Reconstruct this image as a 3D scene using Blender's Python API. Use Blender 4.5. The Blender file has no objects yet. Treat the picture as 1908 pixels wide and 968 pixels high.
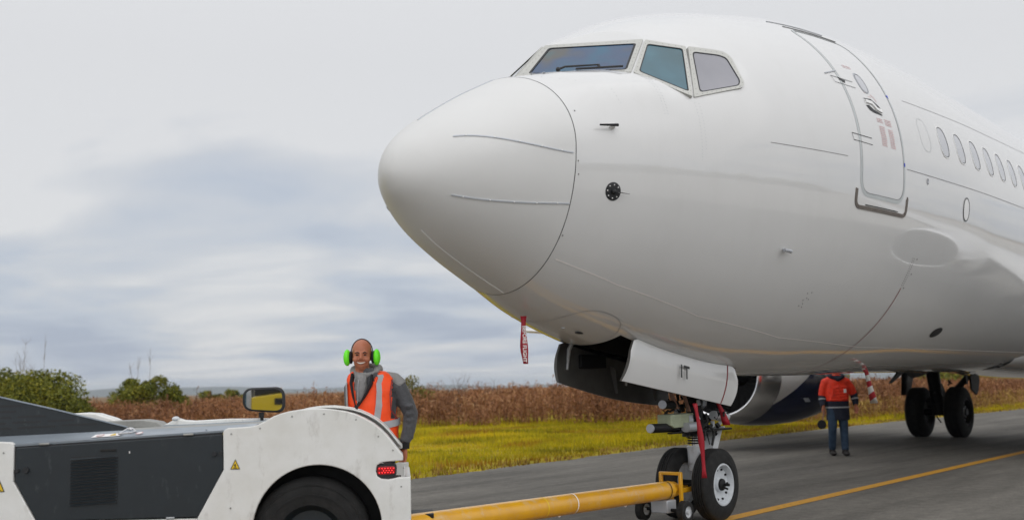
import bpy, bmesh, math, random
import numpy as np
from mathutils import Vector, Matrix
R = math.radians
rng = np.random.default_rng(7)
random.seed(7)
sc = bpy.context.scene
COL = sc.collection

# ------------------------------------------------------------------ camera
# world frame: +X runs aft along the airliner's centreline, -Y is its port side, Z up, ground z = 0
CAM = Vector((-5.07985, -5.45369, 1.31098))
RT = Vector((0.646845, -0.762322, -0.021360)); UP = Vector((-0.077714, -0.093753, 0.992558)); FW = Vector((0.758651, 0.640371, 0.119886))
FH = Vector((0.764163, 0.645023, 0.0)); RH = Vector((0.645023, -0.764163, 0.0))
cd = bpy.data.cameras.new('camera'); cam = bpy.data.objects.new('camera', cd); COL.objects.link(cam)
cam.matrix_world = Matrix(((RT.x, UP.x, -FW.x, CAM.x), (RT.y, UP.y, -FW.y, CAM.y), (RT.z, UP.z, -FW.z, CAM.z), (0, 0, 0, 1)))
cd.sensor_width = 36; cd.lens = 37.14; cd.clip_start = .1; cd.clip_end = 20000
cd.dof.use_dof = True; cd.dof.focus_distance = 9.6; cd.dof.aperture_fstop = 1.7
sc.camera = cam

# ------------------------------------------------------------------ world: overcast sky over a little blue
w = bpy.data.worlds.new('World'); sc.world = w; w.use_nodes = True
nt = w.node_tree; nt.nodes.clear()
def N(t, ty, **k):
    n = t.nodes.new(ty)
    for a, b in k.items():
        if a == 'inp':
            for i, v in b.items(): n.inputs[i].default_value = v
        else: setattr(n, a, b)
    return n
L = nt.links.new
SUN_AZ, SUN_EL = R(243), R(36)      # azimuth measured from +X towards +Y: behind the camera, to its left
sky = N(nt, 'ShaderNodeTexSky', sky_type='NISHITA', sun_disc=False, sun_elevation=SUN_EL, sun_rotation=math.pi/2-SUN_AZ, air_density=1.2, dust_density=2.0)
skm = N(nt, 'ShaderNodeMix', data_type='RGBA', blend_type='MULTIPLY', inp={0: 1.0}); skm.inputs[7].default_value = (.09, .09, .09, 1)
L(sky.outputs[0], skm.inputs[6])
SKX = 3.1
tc = N(nt, 'ShaderNodeTexCoord'); sp = N(nt, 'ShaderNodeSeparateXYZ'); L(tc.outputs['Generated'], sp.inputs[0])
zz = N(nt, 'ShaderNodeMath', operation='MAXIMUM', inp={1: 0.0}); L(sp.outputs[2], zz.inputs[0])
za = N(nt, 'ShaderNodeMath', operation='ADD', inp={1: .075}); L(zz.outputs[0], za.inputs[0])
dv = N(nt, 'ShaderNodeVectorMath', operation='DIVIDE'); cb = N(nt, 'ShaderNodeCombineXYZ')
L(za.outputs[0], cb.inputs[0]); L(za.outputs[0], cb.inputs[1]); cb.inputs[2].default_value = 1
L(tc.outputs['Generated'], dv.inputs[0]); L(cb.outputs[0], dv.inputs[1])
fl = N(nt, 'ShaderNodeVectorMath', operation='MULTIPLY'); fl.inputs[1].default_value = (1, 1, 0); L(dv.outputs[0], fl.inputs[0])
mp = N(nt, 'ShaderNodeMapping'); mp.inputs['Rotation'].default_value = (0, 0, R(-50)); mp.inputs['Scale'].default_value = (.75, .60, 1); mp.inputs['Location'].default_value = (SKX, 1.35, 0)
L(fl.outputs[0], mp.inputs[0])
n1 = N(nt, 'ShaderNodeTexNoise', inp={'Scale': 1.25, 'Detail': 6.0, 'Roughness': .48, 'Distortion': .4}); L(mp.outputs[0], n1.inputs['Vector'])
n2 = N(nt, 'ShaderNodeTexNoise', inp={'Scale': .55, 'Detail': 3.0, 'Roughness': .5}); L(mp.outputs[0], n2.inputs['Vector'])
ad = N(nt, 'ShaderNodeMath', operation='MULTIPLY_ADD', inp={1: .6}); L(n1.outputs[0], ad.inputs[0])
n2m = N(nt, 'ShaderNodeMath', operation='MULTIPLY', inp={1: .4}); L(n2.outputs[0], n2m.inputs[0]); L(n2m.outputs[0], ad.inputs[2])
# the cloud sheet is thinner (brighter) overhead
el = N(nt, 'ShaderNodeMapRange', inp={1: .13, 2: .30, 3: -.01, 4: .19}); L(sp.outputs[2], el.inputs[0])
ad2 = N(nt, 'ShaderNodeMath', operation='ADD'); L(ad.outputs[0], ad2.inputs[0]); L(el.outputs[0], ad2.inputs[1])
cr = N(nt, 'ShaderNodeValToRGB'); e = cr.color_ramp.elements
e[0].position = .38; e[0].color = (.42, .475, .585, 1); e[1].position = .60; e[1].color = (.755, .760, .775, 1)
m_ = e.new(.46); m_.color = (.53, .58, .665, 1); m_ = e.new(.53); m_.color = (.63, .655, .70, 1)
L(ad2.outputs[0], cr.inputs[0])
mx = N(nt, 'ShaderNodeMix', data_type='RGBA', inp={0: .93}); L(skm.outputs[2], mx.inputs[6]); L(cr.outputs[0], mx.inputs[7])
# an overcast dome brightens towards the zenith
zg = N(nt, 'ShaderNodeMapRange', inp={1: .30, 2: 1.0, 3: 1.0, 4: 1.35}); L(sp.outputs[2], zg.inputs[0])
bg = N(nt, 'ShaderNodeBackground'); L(mx.outputs[2], bg.inputs[0]); # the sheet is brighter towards the hidden sun
sv = (math.cos(SUN_AZ)*math.cos(SUN_EL), math.sin(SUN_AZ)*math.cos(SUN_EL), math.sin(SUN_EL))
sdot = N(nt, 'ShaderNodeVectorMath', operation='DOT_PRODUCT'); sdot.inputs[1].default_value = sv; L(tc.outputs['Generated'], sdot.inputs[0])
sm = N(nt, 'ShaderNodeMath', operation='MAXIMUM', inp={1: 0.}); L(sdot.outputs['Value'], sm.inputs[0]); sp2 = N(nt, 'ShaderNodeMath', operation='POWER', inp={1: 2.}); L(sm.outputs[0], sp2.inputs[0])
sm2 = N(nt, 'ShaderNodeMath', operation='MULTIPLY_ADD', inp={1: .85}); L(sp2.outputs[0], sm2.inputs[0]); L(zg.outputs[0], sm2.inputs[2]); L(sm2.outputs[0], bg.inputs[1])
wo = N(nt, 'ShaderNodeOutputWorld'); L(bg.outputs[0], wo.inputs[0])

sd = bpy.data.lights.new('sun', 'SUN'); sd.energy = .55; sd.angle = R(120); sd.color = (1, .96, .9)
sun = bpy.data.objects.new('sun', sd); COL.objects.link(sun)
sun.rotation_euler = Vector((math.cos(SUN_AZ)*math.cos(SUN_EL), math.sin(SUN_AZ)*math.cos(SUN_EL), math.sin(SUN_EL))).to_track_quat('Z', 'Y').to_euler()
sc.view_settings.view_transform = 'Standard'; sc.view_settings.look = 'None'; sc.view_settings.exposure = 0; sc.view_settings.gamma = 1
sc.cycles.max_bounces = 8; sc.cycles.use_denoising = True

# ------------------------------------------------------------------ materials
def mat(name, col, rough=.5, metal=0., coat=0., bump=0., bscale=20., var=0., vscale=3., spec=.5, col2=None, emit=None, estr=0, fine=None, trans=0., sheen=0):
    m = bpy.data.materials.new(name); m.use_nodes = True; t = m.node_tree; b = t.nodes['Principled BSDF']
    b.inputs['Base Color'].default_value = (*col, 1); b.inputs['Roughness'].default_value = rough; b.inputs['Metallic'].default_value = metal
    b.inputs['Coat Weight'].default_value = coat; b.inputs['Coat Roughness'].default_value = .04; b.inputs['Specular IOR Level'].default_value = spec
    b.inputs['Transmission Weight'].default_value = trans; b.inputs['Sheen Weight'].default_value = sheen
    if emit: b.inputs['Emission Color'].default_value = (*emit, 1); b.inputs['Emission Strength'].default_value = estr
    c = N(t, 'ShaderNodeTexCoord')
    if var or col2:
        n = N(t, 'ShaderNodeTexNoise', inp={'Scale': vscale, 'Detail': 6.0, 'Roughness': .62}); t.links.new(c.outputs['Object'], n.inputs['Vector'])
        rp = N(t, 'ShaderNodeMapRange', inp={1: .35, 2: .68}); t.links.new(n.outputs[0], rp.inputs[0])
        x = N(t, 'ShaderNodeMix', data_type='RGBA'); c2 = col2 if col2 else tuple(v*(1-var) for v in col)
        x.inputs[6].default_value = (*col, 1); x.inputs[7].default_value = (*c2, 1)
        t.links.new(rp.outputs[0], x.inputs[0]); t.links.new(x.outputs[2], b.inputs['Base Color'])
        rr = N(t, 'ShaderNodeMapRange', inp={3: rough*.85, 4: min(1, rough*1.25)}); t.links.new(n.outputs[0], rr.inputs[0]); t.links.new(rr.outputs[0], b.inputs['Roughness'])
    if bump:
        n = N(t, 'ShaderNodeTexNoise', inp={'Scale': bscale, 'Detail': 5.0}); t.links.new(c.outputs['Object'], n.inputs['Vector'])
        q = N(t, 'ShaderNodeBump', inp={'Strength': bump, 'Distance': .02}); t.links.new(n.outputs[0], q.inputs['Height']); t.links.new(q.outputs[0], b.inputs['Normal'])
    return m
M = {}
def wear(m, amt=.35, scale=26., tint=(.10, .09, .08), thr=(.60, .72), streak=True):
    t = m.node_tree; b = t.nodes['Principled BSDF']; c = N(t, 'ShaderNodeTexCoord')
    lk = b.inputs['Base Color'].links; x = N(t, 'ShaderNodeMix', data_type='RGBA')
    if lk: t.links.new(lk[0].from_socket, x.inputs[6])
    else: x.inputs[6].default_value = b.inputs['Base Color'].default_value
    mp_ = N(t, 'ShaderNodeMapping'); mp_.inputs['Scale'].default_value = (1, 1, .35 if streak else 1); t.links.new(c.outputs['Object'], mp_.inputs[0])
    n = N(t, 'ShaderNodeTexNoise', inp={'Scale': scale, 'Detail': 9.0, 'Roughness': .75}); t.links.new(mp_.outputs[0], n.inputs['Vector'])
    r = N(t, 'ShaderNodeMapRange', inp={1: thr[0], 2: thr[1], 3: 0., 4: amt}); t.links.new(n.outputs[0], r.inputs[0])
    x.inputs[7].default_value = (*tint, 1); t.links.new(r.outputs[0], x.inputs[0]); t.links.new(x.outputs[2], b.inputs['Base Color'])
M['paint'] = mat('white_aircraft_paint', (.665, .665, .66), .07, coat=.55, var=.03, vscale=.8, spec=.5)
M['paint'].node_tree.nodes['Principled BSDF'].inputs['Coat Roughness'].default_value = .012; M['paint'].node_tree.nodes['Principled BSDF'].inputs['Coat IOR'].default_value = 1.5
M['radome'] = mat('radome_paint', (.66, .66, .65), .42, coat=0., var=.03, vscale=2.)
M['fineline'] = mat('fine_panel_gap', (.20, .19, .19), .5)
M['seam'] = mat('seam_sealant', (.10, .10, .10), .6)
M['strip_metal'] = mat('strip_metal', (.42, .44, .47), .35, metal=.3)
M['strip_light'] = mat('strip_light', (.50, .53, .57), .3)
M['strip_white'] = mat('strip_white', (.78, .78, .77), .35)
M['alu'] = mat('brushed_aluminium_frame', (.50, .50, .47), .38, metal=.3, var=.06, vscale=14.)
M['gasket'] = mat('black_gasket', (.012, .013, .015), .5)
M['doorband'] = mat('grey_door_band', (.50, .53, .53), .35, var=.12, vscale=4.)
M['sill'] = mat('tan_scuff_strip', (.17, .145, .125), .45, metal=.3, var=.25, vscale=12.)
M['black'] = mat('black_rubber', (.009, .009, .009), .7, bump=.2, bscale=60.)
M['tyre'] = mat('tyre_rubber', (.011, .011, .011), .85, var=.45, vscale=9., bump=.25, bscale=80.)
M['dark'] = mat('dark_gear_metal', (.014, .014, .015), .5, metal=.5, var=.3, vscale=20.)
M['gearwhite'] = mat('gear_grey_paint', (.58, .60, .62), .35, var=.15, vscale=12.)
M['rim'] = mat('wheel_rim_paint', (.62, .65, .68), .32, var=.2, vscale=16.)
M['chrome'] = mat('chrome', (.75, .75, .76), .12, metal=1.)
M['greenbox'] = mat('pale_green_primer', (.36, .40, .27), .45, var=.2, vscale=14.)
M['copper'] = mat('rusty_copper_fitting', (.32, .17, .12), .5, var=.4, vscale=30.)
M['doorin'] = mat('gear_door_inner_grey', (.10, .097, .09), .42, var=.3, vscale=5.)
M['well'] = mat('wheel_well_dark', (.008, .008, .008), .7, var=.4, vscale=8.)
M['red'] = mat('red_ribbon', (.38, .012, .025), .6, bump=.3, bscale=30.)
M['redpaint'] = mat('red_paint_line', (.22, .018, .02), .35)
M['redink'] = mat('red_placard_ink', (.56, .30, .30), .5)
M['blue'] = mat('blue_mark', (.03, .06, .5), .5)
M['whiteink'] = mat('white_ink', (.85, .82, .8), .6)
M['ink'] = mat('black_ink', (.02, .02, .022), .5)
M['lipmetal'] = mat('polished_inlet_lip', (.92, .92, .93), .22, metal=1.)
M['fan'] = mat('fan_blade_titanium', (.012, .012, .013), .8, spec=.2)
M['brown'] = mat('striped_red', (.40, .04, .04), .6)
M['tugwhite'] = mat('tractor_white_paint', (.74, .74, .72), .38, coat=.15, col2=(.66, .655, .62), vscale=5., bump=.03, bscale=9.)
M['tuggrey'] = mat('tractor_anthracite_panel', (.013, .019, .024), .42, coat=.1, col2=(.010, .015, .019), vscale=5., bump=.03, bscale=20.)
M['tugdeck'] = mat('tractor_steel_deck', (.30, .345, .39), .34, metal=.45, var=.2, vscale=6.)
M['tugstep'] = mat('tractor_dull_aluminium', (.36, .36, .34), .5, metal=.4, var=.3, vscale=8.)
M['yellow'] = mat('towbar_yellow_paint', (.74, .38, .010), .34, coat=.5, col2=(.62, .30, .02), vscale=4., bump=.08, bscale=14.)
M['warn'] = mat('warning_yellow', (.75, .50, .01), .5)
M['lens'] = mat('red_lamp_lens', (.35, .005, .01), .15, coat=.6)
M['led'] = mat('lit_red_led', (.9, .03, .04), .4, emit=(1, .03, .03), estr=2.2)
M['mirror'] = mat('mirror_glass', (.9, .9, .9), .02, metal=1.)
M['skin'] = mat('skin', (.47, .165, .088), .45, var=.10, vscale=22., spec=.45, bump=.08, bscale=60.)
M['skindark'] = mat('lip_skin', (.30, .08, .06), .5)
M['hair'] = mat('dark_brow', (.03, .02, .016), .8)
M['teeth'] = mat('teeth', (.72, .68, .60), .3)
M['eye'] = mat('dark_eye', (.015, .01, .01), .15)
M['hoodie'] = mat('grey_hoodie', (.085, .087, .094), .9, var=.3, vscale=9., bump=.5, bscale=45., sheen=.2)
M['hood'] = mat('light_grey_hood', (.28, .275, .27), .9, var=.2, vscale=12., bump=.5, bscale=45.)
M['vest'] = mat('orange_vest', (1, .082, .006), .6, var=.06, vscale=9., bump=.35, bscale=18.)
M['tape'] = mat('reflective_tape', (.40, .41, .43), .42, var=.12, vscale=10., bump=.2, bscale=25.)
M['blackcloth'] = mat('black_cloth', (.012, .012, .014), .85, bump=.4, bscale=30.)
M['navy'] = mat('navy_cloth', (.010, .013, .028), .85, bump=.4, bscale=25.)
M['orange'] = mat('orange_jacket', (1, .045, .010), .6, var=.25, vscale=9., bump=.6, bscale=14.)
M['jeans'] = mat('blue_jeans', (.016, .036, .07), .9, col2=(.035, .065, .11), vscale=9., bump=.4, bscale=30.)
M['boot'] = mat('dark_boot', (.02, .016, .014), .6)
M['lime'] = mat('lime_ear_cup', (.16, .90, .02), .4)
M['trousers'] = mat('dark_trousers', (.03, .03, .035), .9)
M['bark'] = mat('bark', (.10, .075, .055), .9, var=.3, vscale=8.)
M['twig'] = mat('bare_twig', (.16, .11, .085), .9)

wear(M['tugwhite'], .55, 9., (.28, .25, .21), (.56, .74)); wear(M['tugwhite'], .8, 60., (.12, .10, .09), (.70, .74), False)
wear(M['tuggrey'], .5, 14., (.10, .11, .115), (.58, .74)); wear(M['tuggrey'], .8, 75., (.30, .31, .31), (.71, .74), False)
wear(M['yellow'], .6, 8., (.62, .52, .34), (.54, .72), False); wear(M['yellow'], .85, 42., (.10, .06, .03), (.68, .73), False)
wear(M['tyre'], .4, 12., (.035, .032, .03), (.5, .7), False); wear(M['gearwhite'], .7, 25., (.12, .10, .08), (.56, .68)); wear(M['tugstep'], .6, 20., (.12, .12, .11), (.55, .7), False); wear(M['tugdeck'], .4, 16., (.10, .11, .12), (.58, .72), False)
wear(M['paint'], .10, 3.5, (.45, .44, .40), (.5, .75)); wear(M['doorin'], .6, 9., (.05, .05, .045), (.52, .68))
def leafmat(name, cols, rough=.7, pscale=.35, bright=.45, patch=None):
    """colour by random leaf, blended with large patches"""
    m = bpy.data.materials.new(name); m.use_nodes = True; t = m.node_tree; b = t.nodes['Principled BSDF']
    g = N(t, 'ShaderNodeNewGeometry'); c = N(t, 'ShaderNodeTexCoord')
    n = N(t, 'ShaderNodeTexNoise', inp={'Scale': pscale, 'Detail': 4.0, 'Roughness': .6}); t.links.new(c.outputs['Object'], n.inputs['Vector'])
    a = N(t, 'ShaderNodeMapRange', inp={1: .36, 2: .64, 3: 0., 4: 1-bright}); t.links.new(n.outputs[0], a.inputs[0])
    s = N(t, 'ShaderNodeMath', operation='MULTIPLY_ADD', inp={1: bright}); t.links.new(g.outputs['Random Per Island'], s.inputs[0]); t.links.new(a.outputs[0], s.inputs[2])
    r = N(t, 'ShaderNodeValToRGB'); e = r.color_ramp.elements
    while len(e) < len(cols): e.new(.5)
    for i, q in enumerate(cols): e[i].position = i/(len(cols)-1); e[i].color = (*q, 1)
    t.links.new(s.outputs[0], r.inputs[0]); t.links.new(r.outputs[0], b.inputs['Base Color']); b.inputs['Roughness'].default_value = rough
    if patch:
        pm = N(t, 'ShaderNodeMapping'); pm.inputs['Scale'].default_value = (.55, 1.3, 1); t.links.new(c.outputs['Object'], pm.inputs[0])
        pn = N(t, 'ShaderNodeTexNoise', inp={'Scale': .42, 'Detail': 5.0, 'Roughness': .6, 'Distortion': .6}); t.links.new(pm.outputs[0], pn.inputs['Vector'])
        pr_ = N(t, 'ShaderNodeValToRGB'); pe = pr_.color_ramp.elements; pe[0].position = .36; pe[0].color = (*patch[0], 1); pe[1].position = .62; pe[1].color = (*patch[2], 1); q_ = pe.new(.48); q_.color = (*patch[1], 1)
        t.links.new(pn.outputs[0], pr_.inputs[0]); px = N(t, 'ShaderNodeMix', data_type='RGBA', blend_type='MULTIPLY', inp={0: 1.}); t.links.new(r.outputs[0], px.inputs[6]); t.links.new(pr_.outputs[0], px.inputs[7]); t.links.new(px.outputs[2], b.inputs['Base Color'])
    b.inputs['Specular IOR Level'].default_value = .25
    return m
M['grass'] = leafmat('yellow_green_grass', [(.15, .13, .004), (.32, .27, .004), (.50, .395, .005), (.60, .44, .014), (.50, .28, .04)], pscale=.45, bright=.3, patch=[(.62, .42, .9), (.80, .88, .9), (1.15, 1.12, .9)])
M['weed'] = leafmat('dry_brown_weed', [(.05, .024, .013), (.14, .058, .030), (.28, .120, .055), (.39, .195, .095), (.50, .32, .17)], pscale=.5, bright=.6, patch=[(.65, .62, .6), (.95, .95, .9), (1.1, 1.12, 1.05)])
M['weedgold'] = leafmat('golden_dry_grass', [(.10, .05, .02), (.25, .14, .04), (.38, .24, .06), (.44, .31, .09)], pscale=.4, bright=.55)
M['leaf'] = leafmat('olive_bush_leaf', [(.03, .04, .006), (.09, .105, .012), (.18, .18, .018), (.30, .26, .03)], pscale=1.2, bright=.5)
M['leaf2'] = leafmat('sparse_yellow_leaf', [(.05, .05, .012), (.12, .12, .02), (.22, .20, .04), (.16, .09, .03)], pscale=1.2, bright=.5)

# ------------------------------------------------------------------ helpers
def tag(o, label=None, cat=None, group=None, kind=None):
    if label: o['label'] = label
    if cat: o['category'] = cat
    if group: o['group'] = group
    if kind: o['kind'] = kind
    return o
def empty(name, loc=(0, 0, 0), rz=0., parent=None, **k):
    o = bpy.data.objects.new(name, None); COL.objects.link(o); o.location = loc; o.rotation_euler = (0, 0, rz); o.parent = parent
    o.empty_display_size = .2
    return tag(o, **k)
def V(*a): return Vector(a)
class MB:
    def __init__(s): s.v = []; s.f = []; s.m = []; s.cm = 0
    def add(s, vs, fs):
        o = len(s.v); s.v += [tuple(p) for p in vs]; s.f += [tuple(i+o for i in f) for f in fs]; s.m += [s.cm]*len(fs); return s
    def box(s, a, b, M_=None):
        x0, y0, z0 = a; x1, y1, z1 = b
        vs = [(x0, y0, z0), (x1, y0, z0), (x1, y1, z0), (x0, y1, z0), (x0, y0, z1), (x1, y0, z1), (x1, y1, z1), (x0, y1, z1)]
        if M_ is not None: vs = [M_ @ Vector(p) for p in vs]
        return s.add(vs, [(0, 3, 2, 1), (4, 5, 6, 7), (0, 1, 5, 4), (1, 2, 6, 5), (2, 3, 7, 6), (3, 0, 4, 7)])
    def tube(s, pts, rad, n=12, cap=True, sx=1., sy=1., upv=None):
        pts = [Vector(p) for p in pts]; rad = rad if hasattr(rad, '__len__') else [rad]*len(pts)
        vs = []; k = len(pts); prev = None
        for i, p in enumerate(pts):
            t = (pts[min(i+1, k-1)]-pts[max(i-1, 0)]).normalized()
            if prev is None:
                u = Vector(upv) if upv else (Vector((0, 0, 1)) if abs(t.z) < .9 else Vector((1, 0, 0)))
            else: u = prev
            u = (u-t*u.dot(t)).normalized(); prev = u; b = t.cross(u)
            for j in range(n):
                a = 2*math.pi*j/n; vs.append(p+(u*math.cos(a)*sx+b*math.sin(a)*sy)*rad[i])
        fs = [(i*n+j, i*n+(j+1) % n, (i+1)*n+(j+1) % n, (i+1)*n+j) for i in range(k-1) for j in range(n)]
        if cap: fs += [tuple(range(n))[::-1], tuple((k-1)*n+j for j in range(n))]
        return s.add(vs, fs)
    def lathe(s, prof, c=(0, 0, 0), axis='y', n=48, close=False, cap=False):
        """prof: (along axis, radius)"""
        vs = []; k = len(prof)
        for a, r in prof:
            for j in range(n):
                t = 2*math.pi*j/n; q = (r*math.cos(t), r*math.sin(t))
                p = {'x': (a, q[0], q[1]), 'y': (q[0], a, q[1]), 'z': (q[0], q[1], a)}[axis]
                vs.append((p[0]+c[0], p[1]+c[1], p[2]+c[2]))
        rng_ = range(k if close else k-1)
        fs = [(i*n+j, i*n+(j+1) % n, ((i+1) % k)*n+(j+1) % n, ((i+1) % k)*n+j) for i in rng_ for j in range(n)]
        if cap:
            if prof[0][1] > 1e-6: fs.append(tuple(range(n))[::-1])
            if prof[-1][1] > 1e-6: fs.append(tuple((k-1)*n+j for j in range(n)))
        return s.add(vs, fs)
    def ell(s, c, r, n=16, M_=None):
        vs = []; fs = []; m = n//2
        for i in range(m+1):
            ph = math.pi*i/m
            for j in range(n):
                t = 2*math.pi*j/n; p = Vector((r[0]*math.sin(ph)*math.cos(t), r[1]*math.sin(ph)*math.sin(t), r[2]*math.cos(ph)))
                if M_ is not None: p = M_ @ p
                vs.append(p+Vector(c))
        fs = [(i*n+j, (i+1)*n+j, (i+1)*n+(j+1) % n, i*n+(j+1) % n) for i in range(m) for j in range(n)]
        return s.add(vs, fs)
    def prism(s, poly, y0, y1, f=None):
        """polygon in (x,z) pushed from y0 to y1; f maps (x,y,z)"""
        n = len(poly); f = f or (lambda x, y, z: (x, y, z))
        vs = [f(x, y0, z) for x, z in poly]+[f(x, y1, z) for x, z in poly]
        return s.add(vs, [tuple(range(n)), tuple(range(2*n-1, n-1, -1))]+[(i, i+n, (i+1) % n+n, (i+1) % n) for i in range(n)])
    def build(s, name, mats, parent=None, smooth=True, ang=35, bevel=0., fix=True, sol=0., **k):
        me = bpy.data.meshes.new(name); me.from_pydata(s.v, [], s.f)
        mats = mats if isinstance(mats, (list, tuple)) else [mats]
        for q in mats: me.materials.append(M[q] if isinstance(q, str) else q)
        if len(mats) > 1: me.polygons.foreach_set('material_index', s.m)
        if fix or any(len(f) > 4 for f in s.f):
            bm = bmesh.new(); bm.from_mesh(me)
            if fix:
                bmesh.ops.remove_doubles(bm, verts=bm.verts, dist=1e-5); bmesh.ops.recalc_face_normals(bm, faces=bm.faces)
            bm.to_mesh(me); bm.free()
        if smooth:
            me.polygons.foreach_set('use_smooth', [True]*len(me.polygons))
            me.set_sharp_from_angle(angle=R(ang))
        o = bpy.data.objects.new(name, me); COL.objects.link(o); o.parent = parent
        if bevel:
            b = o.modifiers.new('bevel', 'BEVEL'); b.width = bevel; b.segments = 2; b.limit_method = 'ANGLE'; b.angle_limit = R(40)
        if sol:
            b = o.modifiers.new('solid', 'SOLIDIFY'); b.thickness = sol; b.offset = 0
        return tag(o, **k)
def remeshed(mb, name, mt, parent, voxel, it=4, fac=.5, **k):
    o = mb.build('tmp', mt, None, smooth=False, fix=False)
    r = o.modifiers.new('r', 'REMESH'); r.mode = 'VOXEL'; r.voxel_size = voxel
    q = o.modifiers.new('s', 'SMOOTH'); q.iterations = it; q.factor = fac
    dg = bpy.context.evaluated_depsgraph_get(); dg.update()
    me = bpy.data.meshes.new_from_object(o.evaluated_get(dg)); me.name = name
    me.polygons.foreach_set('use_smooth', [True]*len(me.polygons))
    if not me.materials: me.materials.append(M[mt])
    bpy.data.objects.remove(o)
    n = bpy.data.objects.new(name, me); COL.objects.link(n); n.parent = parent
    return tag(n, **k)
def npmesh(name, verts, faces, mt, parent=None, **k):
    """fast mesh from numpy; faces (n,3) or (n,4)"""
    me = bpy.data.meshes.new(name); nv = len(verts); nf, q = faces.shape
    me.vertices.add(nv); me.vertices.foreach_set('co', verts.astype(np.float32).ravel())
    me.loops.add(nf*q); me.loops.foreach_set('vertex_index', faces.astype(np.int32).ravel())
    me.polygons.add(nf); me.polygons.foreach_set('loop_start', np.arange(0, nf*q, q, dtype=np.int32)); me.polygons.foreach_set('loop_total', np.full(nf, q, dtype=np.int32))
    me.update(calc_edges=True); me.materials.append(M[mt] if isinstance(mt, str) else mt)
    o = bpy.data.objects.new(name, me); COL.objects.link(o); o.parent = parent
    return tag(o, **k)
def copy_obj(o, parent=None, mtx=None):
    c = o.copy(); COL.objects.link(c); c.parent = parent
    return c
def text(s, size, mt, name, parent, P, ax, ay, lift=.0, bold=0., sp_=1.):
    """flat lettering: ax = reading direction, ay = up direction"""
    cu = bpy.data.curves.new(name, 'FONT'); cu.body = s; cu.size = size; cu.align_x = 'CENTER'; cu.align_y = 'CENTER'; cu.offset = bold; cu.resolution_u = 3; cu.space_character = sp_
    o = bpy.data.objects.new('tmp', cu); COL.objects.link(o)
    dg = bpy.context.evaluated_depsgraph_get(); dg.update(); me = bpy.data.meshes.new_from_object(o.evaluated_get(dg)); bpy.data.objects.remove(o)
    me.materials.clear(); me.materials.append(M[mt]); me.name = name
    ax = Vector(ax).normalized(); ay = Vector(ay); ay = (ay-ax*ay.dot(ax)).normalized(); n = ax.cross(ay)
    mx_ = Matrix(((ax.x, ay.x, n.x, P[0]), (ax.y, ay.y, n.y, P[1]), (ax.z, ay.z, n.z, P[2]), (0, 0, 0, 1)))
    me.transform(mx_); q = bpy.data.objects.new(name, me); COL.objects.link(q); q.parent = parent
    return q
def CP(u, d, z=0.):       # a point u metres right of and d metres ahead of where the camera stands
    p = CAM+RH*u+FH*d; return Vector((p.x, p.y, z))
RZ = math.atan2(RH.y, RH.x)

#====================================================================== SETTING
def groundmat():
    m = bpy.data.materials.new('field_ground'); m.use_nodes = True; t = m.node_tree; b = t.nodes['Principled BSDF']; b.inputs['Roughness'].default_value = .95; b.inputs['Specular IOR Level'].default_value = .1
    c = N(t, 'ShaderNodeTexCoord'); n = N(t, 'ShaderNodeTexNoise', inp={'Scale': .15, 'Detail': 10.0, 'Roughness': .65}); t.links.new(c.outputs['Object'], n.inputs['Vector'])
    r = N(t, 'ShaderNodeValToRGB'); e = r.color_ramp.elements
    e[0].position = .35; e[0].color = (.10, .055, .03, 1); e[1].position = .65; e[1].color = (.26, .17, .075, 1)
    t.links.new(n.outputs[0], r.inputs[0]); t.links.new(r.outputs[0], b.inputs['Base Color'])
    return m
M['field'] = groundmat()
def soil():
    m = bpy.data.materials.new('verge_soil'); m.use_nodes = True; t = m.node_tree; b = t.nodes['Principled BSDF']; b.inputs['Roughness'].default_value = .95; b.inputs['Specular IOR Level'].default_value = .1
    c = N(t, 'ShaderNodeTexCoord'); n = N(t, 'ShaderNodeTexNoise', inp={'Scale': .6, 'Detail': 10.0, 'Roughness': .7}); t.links.new(c.outputs['Object'], n.inputs['Vector'])
    r = N(t, 'ShaderNodeValToRGB'); e = r.color_ramp.elements
    e[0].position = .35; e[0].color = (.17, .14, .012, 1); e[1].position = .65; e[1].color = (.42, .32, .02, 1)
    t.links.new(n.outputs[0], r.inputs[0]); t.links.new(r.outputs[0], b.inputs['Base Color'])
    return m
M['soil'] = soil()
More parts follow.
